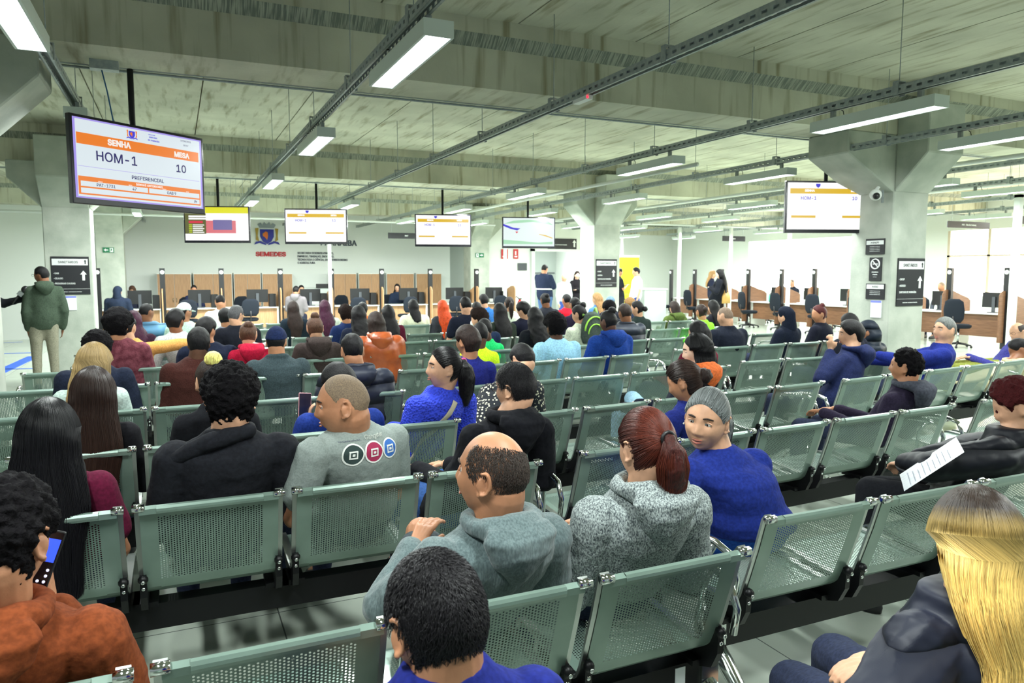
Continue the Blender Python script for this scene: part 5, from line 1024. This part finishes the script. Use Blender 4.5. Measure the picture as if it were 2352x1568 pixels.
# left back crowd
person('afro', 'person with a tall round afro in a fuzzy maroon jacket', 270, 706, 7.25, hip=(-.42, 7.35), hyaw=-14, tone='tan', hair='afro', hth=.062, top='jacket', tm=fuzz, b=1.05)
person('mustard', 'person in a mustard fleece stretching an arm along the bench back', 292, 722, 8.0, hip=(-.25, 8.2), hyaw=-24, tone='light', hair='short', top='sweater', tc=(176, 128, 70), arms={1: ((.42, .0, .92), (.62, .1, .88)), -1: ((-.26, .1, .74), (-.1, .35, .66))})
person('darkplum', 'person with long plum hair in a dark patterned jacket near the left desk', 306, 712, 9.4, hip=(-.2, 9.5), tone='tan', hair='long', hc='plum', hlen=.25, top='jacket', tc=(48, 26, 40), fem=True)
person('bluepuffer', 'balding man in a light blue padded jacket at the left', 337, 696, 10.2, hip=(.25, 10.35), hyaw=-40, tone='brown', hair='short', hth=.006, top='puffer', tc=(84, 128, 160), b=1.1)
person('greyshirt', 'person with black hair in a light grey shirt', 404, 708, 8.55, hip=(.42, 8.7), hyaw=-30, tone='brown', hair='short', hth=.024, top='tee', tc=(158, 160, 162))
person('whitecap', 'person in a white cap and pale green hoodie', 424, 695, 10.0, hip=(.95, 10.15), hyaw=-50, tone='tan', hair='cap', top='hoodie', tc=(176, 206, 188), extra={'cap': (205, 222, 212)})
person('navydark', 'person with black hair in a navy jacket behind the dark brown sweater', 474, 726, 7.35, hip=(.36, 7.5), hyaw=-36, tone='tan', hair='short', hth=.022, top='jacket', tc=(20, 26, 44), b=1.12)
person('greyglasses', 'older man with grey hair and glasses in a black jacket', 543, 700, 9.2, hip=(1.5, 9.35), hyaw=-42, tone='light', hair='short', hc=(60, 60, 62), top='jacket', tc=(20, 22, 30), b=1.1, extra={'glasses': 1})
person('scarf', 'person with black hair and a grey patterned scarf', 516, 706, 10.1, hip=(1.45, 10.2), tone='tan', hair='short', hth=.02, top='jacket', tc=(110, 112, 124))
person('bentwhite', 'person in a white top bending forward near the second desk', 505, 677, 12.6, hip=(2.0, 12.2), pitch=20, tone='tan', hair='short', hth=.008, top='tee', tc=(222, 236, 224), b=1.15)
person('redhood', 'girl in a crimson jacket with a white trimmed hood and a yellow clip', 570, 738, 7.3, hip=(1.0, 7.45), hyaw=-14, tone='light', hair='bun', hc='brown', top='jacket', tc=(150, 18, 46), hood='down', fem=True, b=1.05, extra={'bun': (.01, -.06, .08)})
person('scrunchie', 'person with a red scrunchie in a bun and a dark brown jacket', 722, 725, 7.35, hip=(1.85, 7.5), tone='light', hair='bun', hc='brown', top='hoodie', tc=(50, 42, 40), hood='down', fem=True, b=1.1, extra={'bun': (0, -.03, .115), 'tie': TIE_R})
person('orangeleather', 'woman with dark hair in a shiny orange padded jacket, large hood down', 862, 714, 7.35, hip=(2.62, 7.5), tone='tan', hair='long', hc='dbrown', hlen=.06, top='puffer', tm=leather, hood='down', fem=True, b=1.22)
person('longblack', 'woman with very long black hair in a dark blue top left of the orange jacket', 822, 700, 8.8, hip=(2.75, 8.95), tone='tan', hair='long', hlen=.42, top='tee', tc=(20, 26, 42), fem=True, b=1.1)
person('dreads', 'person with long dark braids in a dark teal jacket', 672, 690, 11.5, hip=(2.0, 11.7), tone='tan', hair='long', hc='dbrown', hlen=.3, top='jacket', tc=(24, 34, 44), fem=True)
person('purplehair', 'woman with long plum hair in a pale green cardigan', 745, 688, 11.5, hip=(2.55, 11.7), tone='light', hair='long', hc='plum', hlen=.28, top='sweater', tc=(176, 186, 170), fem=True)
person('curlyblue', 'person with round dark curls in a blue jacket', 793, 698, 10.2, hip=(2.65, 10.4), tone='tan', hair='afro', hth=.04, hc='dbrown', top='jacket', tc=(22, 36, 74))
person('peek', 'person with black hair and an orange top peeking behind the long black hair', 832, 693, 12.6, hip=(3.4, 12.8), tone='tan', hair='short', hth=.02, top='tee', tc=(190, 96, 40))
person('winered', 'woman with long black hair and two clips in a wine red cardigan', 890, 699, 9.7, hip=(3.35, 9.9), tone='tan', hair='long', hlen=.3, top='sweater', tc=(74, 16, 36), fem=True)
person('cream', 'woman with black hair in a cream knitted sweater', 948, 686, 11.9, hip=(3.9, 12.1), tone='light', hair='long', hlen=.10, top='sweater', tc=(206, 208, 182), fem=True, b=1.2)
person('ginger', 'woman with long bright orange-red hair in a dark grey jacket', 1016, 688, 11.5, hip=(4.3, 11.75), tone='pale', hair='long', hc='ginger', hlen=.36, top='jacket', tc=(52, 54, 60), fem=True)
# centre back crowd
person('navypolo', 'man with cropped black hair in a navy polo shirt', 1068, 680, 9.3, hip=(4.15, 9.5), tone='light', hair='short', hth=.010, top='tee', tc=(20, 24, 38), sleeve='short', b=1.12)
person('mask', 'person with curly hair wearing a white face mask in a navy top', 1098, 705, 8.0, hip=(3.65, 8.1), hyaw=40, tone='light', hair='curly', hc='dbrown', top='hoodie', tc=(22, 36, 62), extra={'mask': 1})
person('greenboy', 'child in a bright green T-shirt behind the neon yellow one', 1112, 730, 7.4, hip=(3.2, 7.5), tone='dark', hair='short', hth=.008, top='tee', tc=(30, 185, 100), sleeve='short', b=.9)
person('peek2', 'person with short black hair between the navy polo and the blue shirt', 1094, 692, 11., hip=(5.1, 11.2), tone='tan', hair='short', top='tee', tc=(30, 34, 50))
person('bluefar', 'person with black hair in a blue shirt in front of the back desks', 1110, 674, 12.4, hip=(5.9, 12.6), tone='light', hair='short', hth=.018, top='tee', tc=(40, 90, 150))
person('wavy', 'woman with long wavy black hair in a dark green jacket', 1147, 694, 9.0, hip=(4.35, 9.2), tone='tan', hair='long', hlen=.38, top='jacket', tc=(34, 42, 34), fem=True)
person('whiteback', 'woman with a low dark ponytail in a cream top', 1170, 681, 10.8, hip=(5.25, 11.), hyaw=-16, tone='light', hair='pony', hc='dbrown', top='tee', tc=(196, 204, 188), fem=True)
person('bowed', 'man with black hair in a navy sweater, head bowed left', 1196, 692, 9.1, hip=(4.8, 9.2), hyaw=30, pitch=24, tone='light', hair='short', hth=.024, top='sweater', tc=(20, 22, 38))
person('slumped', 'woman with long straight black hair in a black coat', 1227, 704, 7.7, hip=(4.1, 7.9), tone='tan', hair='long', hlen=.34, top='jacket', tc=(16, 18, 24), fem=True)
person('greycoat', 'person with a small bun in a charcoal coat below the standing guard', 1251, 673, 10.9, hip=(6.0, 11.1), tone='brown', hair='bun', top='jacket', tc=(34, 36, 44), extra={'bun': (0, -.08, .07)})
person('redshirt', 'man with cropped black hair in a red T-shirt', 1301, 674, 10.9, hip=(6.45, 11.1), tone='tan', hair='short', hth=.008, top='tee', tc=(206, 26, 44), b=1.1)
person('plumback', 'woman with dark tied hair in a dark plum top next to the red shirt', 1320, 682, 9.6, hip=(5.9, 9.8), tone='tan', hair='bun', hc='black', top='tee', tc=(34, 28, 48), fem=True, extra={'bun': (0, -.10, .0)})
person('backpack', 'student with a dark bun and a green-trimmed backpack over a cream top', 1326, 700, 7.85, hip=(4.95, 8.0), hyaw=30, pitch=14, tone='light', hair='bun', hc='black', top='tee', tc=(206, 212, 190), fem=True, extra={'bun': (.03, -.06, .10)})
person('wavyblue', 'woman with light streaked wavy hair in a denim blue top', 1370, 671, 12.0, hip=(7.7, 12.2), hyaw=30, tone='light', hair='long', hc='lbrown', hlen=.15, top='tee', tc=(70, 110, 170), fem=True)
person('plaidcap', 'person in a blue plaid cap', 1402, 680, 11., hip=(7.35, 11.2), hyaw=-30, tone='light', hair='cap', top='jacket', tc=(28, 30, 40), extra={'cap': 'plaid'})
person('orangesleeve', 'person with black hair and an orange sleeve in a dark top', 1398, 688, 8.9, hip=(5.9, 9.1), tone='brown', hair='curly', hth=.03, top='jacket', tc=(18, 20, 28), b=1.15)
person('darkman', 'man with short dark hair in a black padded jacket', 1434, 696, 7.85, hip=(5.55, 8.0), tone='brown', hair='short', hth=.014, hc='dbrown', top='puffer', tc=(26, 32, 44), b=1.12)
person('lightcurl', 'person with light brown curly hair at the middle pillar', 1446, 682, 11.6, hip=(8.2, 11.7), tone='light', hair='curly', hc='lbrown', top='tee', tc=(30, 40, 60))
person('darkgreen', 'woman with a low bun in a dark green top, looking left', 1462, 690, 9.2, hip=(6.65, 9.4), hyaw=40, tone='light', hair='bun', top='tee', tc=(26, 36, 34), fem=True, extra={'bun': (0, -.12, -.02)})
person('olive', 'woman with dark hair in an olive green coat at the far right rows', 1548, 690, 10.7, hip=(8.15, 10.9), tone='light', hair='long', hc='dbrown', hlen=.12, top='hoodie', tc=(70, 84, 40), hood='down', fem=True, b=1.15)
person('clip', 'woman with a white claw clip in a neon green top', 1610, 698, 8.9, hip=(7.35, 9.1), tone='tan', hair='bun', hc='dbrown', top='tee', tc=(110, 230, 40), fem=True, extra={'bun': (0, -.10, .03)})
person('darkfar', 'woman with dark hair seated between the claw clip and the leather jacket', 1637, 688, 9.8, hip=(8.35, 10.0), tone='light', hair='long', hlen=.2, top='tee', tc=(30, 30, 38), fem=True)
# standing people
person('standing', 'man standing at the left in a green hooded jacket and khaki trousers, watching left', 92, 611, 12.1, yaw=14, hyaw=50, tone='brown', hair='short', top='jacket', tc=(54, 66, 54), hood='down', stand=True, pants=(118, 116, 100), b=1.02, extra={'glasses': 1})
t_, T_, K_ = person('reporter', 'person cut off by the left edge, only an arm with a microphone in view', -62, 600, 11.9, yaw=-80, hyaw=-10, tone='light', hair='short', top='jacket', tc=(22, 24, 28), stand=True, arms={-1: ((-.28, .30, 1.22), (-.16, .56, 1.30)), 1: ((.25, -.05, 1.1), (.22, .05, .85))})
person('guard', 'man in a navy security jacket with a white stripe standing in the doorway', 1252, 607, 17.5, yaw=-70, hyaw=10, tone='tan', hair='short', top='jacket', tc=(28, 36, 56), stand=True, arms='cross', b=1.3, pants=(60, 84, 120))
person('greywoman', 'woman in a pale grey jacket standing in the doorway', 1297, 628, 19.0, yaw=170, tone='light', hair='short', hc='blonde', top='jacket', tc=(160, 172, 168), stand=True, fem=True, pants=(50, 70, 130))
person('tallgirl', 'woman with long dark hair in a black top standing at the right of the doorway', 1326, 622, 19.2, yaw=165, tone='pale', hair='long', hc='dbrown', hlen=.2, top='tee', tc=(20, 18, 22), stand=True, fem=True, arms='cross', pants=(150, 110, 70))
person('talker', 'man in black standing before the yellow banner', 1424, 615, 17.6, yaw=-95, tone='tan', hair='short', top='tee', tc=(24, 26, 32), sleeve='short', stand=True, arms='phone', pants=(30, 32, 38))
person('whitetee', 'bearded man in a white T-shirt standing right of the yellow banner', 1460, 613, 16.6, yaw=70, tone='light', hair='short', hth=.02, top='tee', tc=(226, 232, 230), sleeve='short', stand=True, b=1.1, pants=(40, 62, 120))
person('leaning', 'woman with long black hair and a tan shoulder bag leaning over a desk', 1650, 618, 15.2, hip=(13.0, 15.5), yaw=40, hyaw=10, pitch=20, tone='pale', hair='long', hlen=.34, top='jacket', tc=(16, 18, 26), stand=True, fem=True, b=1.2, pants=(20, 22, 28), arms='phone')
person('helper', 'woman with light brown hair in a navy top behind the leaning woman', 1638, 620, 17.2, yaw=-120, tone='light', hair='long', hc='lbrown', hlen=.2, top='tee', tc=(26, 30, 48), sleeve='short', stand=True, fem=True, arms='phone')
# staff and clients at the desks
def staff(key, label, u, v, y, yaw, **k): return person(key, label, u, v, y, yaw=yaw, nofix=True, **k)
staff('desk1', 'client in a dark hooded coat at the leftmost back desk', 270, 658, 19.6, -12, tone='tan', hood_up=True, top='jacket', tc=(26, 34, 50), b=1.2)
staff('desk1b', 'staff woman with brown hair behind the leftmost back desk', 303, 655, 22.3, 175, tone='light', hair='bangs', hc='brown', hlen=.1, top='tee', tc=(40, 44, 60), fem=True)
staff('desk2', 'staff member with dark hair behind the second back desk', 445, 654, 21.4, 180, tone='tan', hair='short', top='tee', tc=(28, 34, 60))
staff('desk3', 'client in a grey plaid shirt at the fourth back desk', 680, 656, 19.7, -20, tone='tan', hair='short', top='jacket', tm=mat('cloth plaid grey', (86, 80, 84), .9, col2=(128, 122, 126), nscale=30, tex='wave'), hood='down', b=1.1)
staff('desk3b', 'staff man with black hair beside the photocopier', 692, 654, 21.4, 180, tone='light', hair='short', top='tee', tc=(40, 44, 54))
staff('desk5', 'staff woman with long black hair and glasses behind the back desks', 912, 651, 21.2, 160, tone='light', hair='long', hlen=.26, top='jacket', tc=(26, 36, 54), fem=True, extra={'glasses': 1})
p_ = PX(1818, 640, 17.6); staff('deskR', 'man with grey cropped hair seated behind the right desks', 1818, 641, p_[1], 90, hip=(17.75, p_[1]), tone='light', hair='shaved', hc='grey', top='tee', tc=(30, 34, 44))
p_ = PX(2162, 648, 17.6); staff('deskR2', 'bald man seated behind the desk right of the right pillar', 2162, 648, p_[1], 90, hip=(17.75, p_[1]), tone='tan', hair='shaved', hc='grey', top='tee', tc=(60, 64, 72))

t5, T5, K5 = P5; s5 = K5['Sh']; mb = MB(); pv = None
for a_, r_ in ((.2, .030), (-.5, .034), (-1.1, .038), (-1.6, .036), (-2.2, .036), (-2.8, .034)):
    q_ = s5+Vector((.092*math.sin(a_+math.pi), -.088*math.cos(a_)*1., .055)); 
    if pv: mb.cap(pv[0], pv[1], q_, r_, 12)
    pv = (q_, r_)
mb = MB()
ch = [(.085, .02, .050, .024), (.075, -.07, .058, .030), (.0, -.105, .052, .034), (-.075, -.100, .030, .036), (-.14, -.075, .000, .034), (-.20, -.05, -.035, .028), (-.245, -.03, -.055, .018)]
for a_, b2 in zip(ch, ch[1:]): mb.cap(s5+Vector(a_[:3]), a_[3], s5+Vector(b2[:3]), b2[3], 12)
remesh(part('folded_collar', mb, K5['top'].data.materials[0], t5), .008, 5, .012, .06)
# ------------------------------------------------------------------ things people hold or wear loose
def shrink(o, target, axis='Y', neg=False, off=.0015):
    m = o.modifiers.new('wrap', 'SHRINKWRAP'); m.target = target; m.wrap_method = 'PROJECT'; m.use_project_x = m.use_project_z = False; m.use_project_y = True; m.use_positive_direction = not neg; m.use_negative_direction = neg; m.offset = off; return o
def disc_grid(cx, cz, r0, r1, y, n=28, k=5):
    vs = []; fs = []
    for i in range(k+1):
        r = r0+(r1-r0)*i/k
        for j in range(n): a = 2*math.pi*j/n; vs.append((cx+r*math.cos(a), y, cz+r*math.sin(a)))
    for i in range(k):
        for j in range(n): fs.append((i*n+j, i*n+(j+1) % n, (i+1)*n+(j+1) % n, (i+1)*n+j))
    return MB().add(vs, fs)
t6, T6, K6 = P6; Mi6 = (Matrix.Translation(t6.location) @ Matrix.Rotation(t6.rotation_euler.z, 4, 'Z')).inverted(); q6 = Mi6 @ Vector(PY(858, 1010, K6['Sh'].y+t6.location.y-.10)); zc = q6.z-.042; cx6 = q6.x-.02
PW = mat('print white', (222, 226, 220), .9); y_ = -.5
for cx, rr, col in ((cx6-.092, .046, (44, 62, 60)), (cx6, .046, (158, 40, 78)), (cx6+.088, .042, (52, 104, 180))):
    for r0, r1, m_, of in ((.0, rr*.86, mat('print %d' % col[0], col, .9), .0022), (rr*.86, rr, PW, .0028)):
        o = part('print_disc', disc_grid(cx, zc, r0+.0001, r1, y_), m_, K6['top']); shrink(o, K6['top'], off=of)
    mb = MB()
    for a0, a1, b0, b1 in ((-.018, .018, .010, .016), (-.018, .018, -.018, -.012), (-.018, -.012, -.012, .010), (.012, .018, -.012, .010), (-.006, .006, -.006, .004)):
        for i in range(4): x0 = cx+a0+(a1-a0)*i/4; x1 = cx+a0+(a1-a0)*(i+1)/4; mb.quad((x0, y_, zc+b0), (x1, y_, zc+b0), (x1, y_, zc+b1), (x0, y_, zc+b1))
    o = part('print_mark', mb, PW, K6['top']); shrink(o, K6['top'], off=.004)
o = text('print_text', 'Gangster', .036, PW, K6['top'], (0, 0, 0), rot=(math.pi/2, 0, 0), ext=0, bold=.0006); o.data.transform(Matrix.Translation((cx6+.02, y_, zc+.062)) @ Matrix.Rotation(math.pi/2, 4, 'X')); o.rotation_euler = (0, 0, 0); shrink(o, K6['top'], off=.004)
o = text('print_text', 'hot summer collection', .0135, mat('print navy', (50, 56, 90), .9), K6['top'], (0, 0, 0), rot=(0, 0, 0), ext=0); o.data.transform(Matrix.Translation((cx6-.095, y_, zc+.056)) @ Matrix.Rotation(math.pi/2, 4, 'X')); shrink(o, K6['top'], off=.004)
# the beige bag strap of the woman in the knitted sweater
t7, T7, K7 = P7; S7 = K7['Sh']; mb = MB(); a = Vector((.10, -.5, S7.z-.02)); b_ = Vector((-.17, -.5, S7.z-.40)); n = 24
d = (b_-a).normalized(); e = Vector((d.z, 0, -d.x))*.017; vs = []; fs = []
for i in range(n+1):
    c = a.lerp(b_, i/n)
    for q in (-1, -.33, .33, 1): vs.append(c+e*q)
for i in range(n):
    for q in range(3): fs.append((i*4+q, i*4+q+1, i*4+q+5, i*4+q+4))
st_ = shrink(part('bag_strap', MB().add(vs, fs), mat('beige strap', (176, 168, 146), .8), t7), K7['top'], off=.006); sd = st_.modifiers.new('thick', 'SOLIDIFY'); sd.thickness = .004
def world_of(t, p): return Matrix.Translation(t.location) @ Matrix.Rotation(t.rotation_euler.z, 4, 'Z') @ Vector(p)
def phone(label, loc, rot, scr, m_scr, keys=False):
    t = thing('phone', label, 'phone', loc, 0, None); t.rotation_euler = rot
    bevel(part('body', MB().box((-.037, -.0045, -.078), (.037, .0045, .078)), M['blackpl'] if keys else mat('phone pink case', (196, 130, 140), .4), t), .004, 2)
    part('screen', MB().quad((-.034, -.0052, -.074), (.034, -.0052, -.074), (.034, -.0052, .074), (-.034, -.0052, .074)), mat('phone dark screen', (24, 26, 44), .15, emit=.3) if not keys else mat('phone black screen', (6, 7, 16), .15), t)
    if keys:
        part('call_panel', MB().quad((-.032, -.0055, .006), (.032, -.0055, .006), (.032, -.0055, .058), (-.032, -.0055, .058)), mat('phone blue', (50, 80, 235), .4, emit=1.2), t)
        for r in range(5):
            for c_ in range(5 if r > 1 else 3): w_ = 5 if r > 1 else 3; part('key', MB().tube([(-.026+.052*c_/(w_-1), -.0053, -.012-.013*r), (-.026+.052*c_/(w_-1), -.0060, -.012-.013*r)], .0034, 8), mat('phone key', (225, 228, 255), .4, emit=1.), t)
    return t
K = PEOPLE['rust']; w_ = tuple(PY(86, 1292, 1.96)); phone('black phone with a blue lit screen held by the man in rust brown', w_, (-.30, .32, -.1), None, None, True)
K = PEOPLE['polo']; w_ = tuple(PY(700, 932, 4.44)); phone('phone in a pink case held up by the man in the blue polo', w_, (-.2, .1, .1), None, None)
# sheet of paper
K = PEOPLE['paper']; w_ = tuple(PZ(2138, 1066, .80)); t = thing('paper_sheet', 'white printed sheet held by the woman with curly maroon hair', 'paper', w_, .5); t.rotation_euler = (-.75, -.1, .75)
mb = MB(); n = 8
for i in range(n): x0 = -.105+.21*i/n; x1 = -.105+.21*(i+1)/n; f = lambda x: .25*x*x; mb.add([(x0, -.148, f(x0)), (x1, -.148, f(x1)), (x1, .148, f(x1)), (x0, .148, f(x0))], [(0, 1, 2, 3)])
o = part('sheet', mb, M['paper'], t); sd = o.modifiers.new('thick', 'SOLIDIFY'); sd.thickness = .0006
for k in range(9): part('printed_line', MB().quad((-.08, .11-.025*k, .0035), (.07-.02*(k % 3), .11-.025*k, .0035), (.07-.02*(k % 3), .113-.025*k, .0035), (-.08, .113-.025*k, .0035)), mat('print grey', (150, 154, 168), .8), t)
# microphone
w_ = world_of(PEOPLE['reporter'], (-.15, .60, 1.33)); w_ = PY(57, 664, 12.0); t = thing('microphone', 'black foam microphone with a silver cube held toward the standing man', 'microphone', tuple(w_)); t.rotation_euler = (0, .7, 0)
part('foam', MB().ball((0, 0, 0), (.042, .042, .05), 14), M['blackpl'], t); part('cube', MB().box((-.035, -.035, -.11), (.035, .035, -.05)), M['satin'], t); part('handle', MB().tube([(0, 0, -.11), (0, 0, -.25)], .016, 10), M['blackpl'], t)
# backpack
K = PEOPLE['backpack']; t = thing('backpack', 'grey and lime green backpack on the student in the cream top', 'backpack', (K.location.x+.03, K.location.y-.26, .98), .1)
bevel(part('bag', MB().loft([((0, 0, -.20), .13, .06), ((0, 0, -.12), .16, .085), ((0, 0, .05), .15, .08), ((0, 0, .16), .10, .06), ((0, 0, .19), .04, .03)], 20), cloth('backpack grey', (62, 72, 66)), t), .001)
part('lime_trim', MB().tube([(.15*math.cos(a), -.07, -.04+.17*math.sin(a)) for a in np.linspace(0, math.pi, 14)], .010, 6).tube([(.11*math.cos(a), -.085, -.08+.12*math.sin(a)) for a in np.linspace(0, math.pi, 12)], .008, 6), mat('lime trim', (150, 210, 70), .7), t)
part('strap', MB().tube([(-.10, .03, .14), (-.13, .10, .22), (-.14, .18, .12)], .02, 8).tube([(.10, .03, .14), (.13, .10, .22), (.14, .18, .12)], .02, 8), mat('backpack lime', (120, 160, 70), .8), t)
# shoulder bag
K = PEOPLE['leaning']; w_ = (K.location.x+.12, K.location.y-.25, 1.02); t = thing('shoulder_bag', 'tan shoulder bag hanging from the woman leaning over a desk', 'bag', w_, .2); part('bag', MB().loft([((0, 0, -.17), .16, .05), ((0, 0, 0), .15, .07), ((0, 0, .12), .10, .04)], 18), mat('tan leather', (178, 140, 72), .5), t); part('strap', MB().tube([(-.08, 0, .1), (-.05, .02, .35), (0, .06, .48), (.05, .02, .35), (.08, 0, .1)], .012, 8), MATS['tan leather'], t)
# white stripe on the guard's jacket, white fur on the crimson hood, earring
p = PEOPLE['guard']; part('reflective_stripe', MB().loft([((0, -.03, 1.20), .262, .185), ((0, -.03, 1.235), .262, .185)], 30), M['signw'], p)
t3, T3, K3 = P3; part('earring', MB().ball(T3 @ Vector((.088, -.004, -.046)), .0045, 10), M['white'], t3)
p = PEOPLE['redhood']; part('hood_fur', MB().tube([(.13*math.cos(a), .10*math.sin(a)-.10, .985+.03*math.cos(2*a)) for a in np.linspace(2.6, 6.8, 14)], .024, 8), mat('fur white', (216, 214, 208), .95, bump=.8, bscale=60, col2=(190, 188, 182)), p)
# asset tag on the end of the nearest bench beam
t = [o for o in bpy.data.objects if o.get('label', '').startswith('five-seat perforated steel bench, second row from the camera in the left')][0]
part('asset_tag', MB().box((2.66, .197, .275), (2.70, .2, .335)), M['paper'], t)
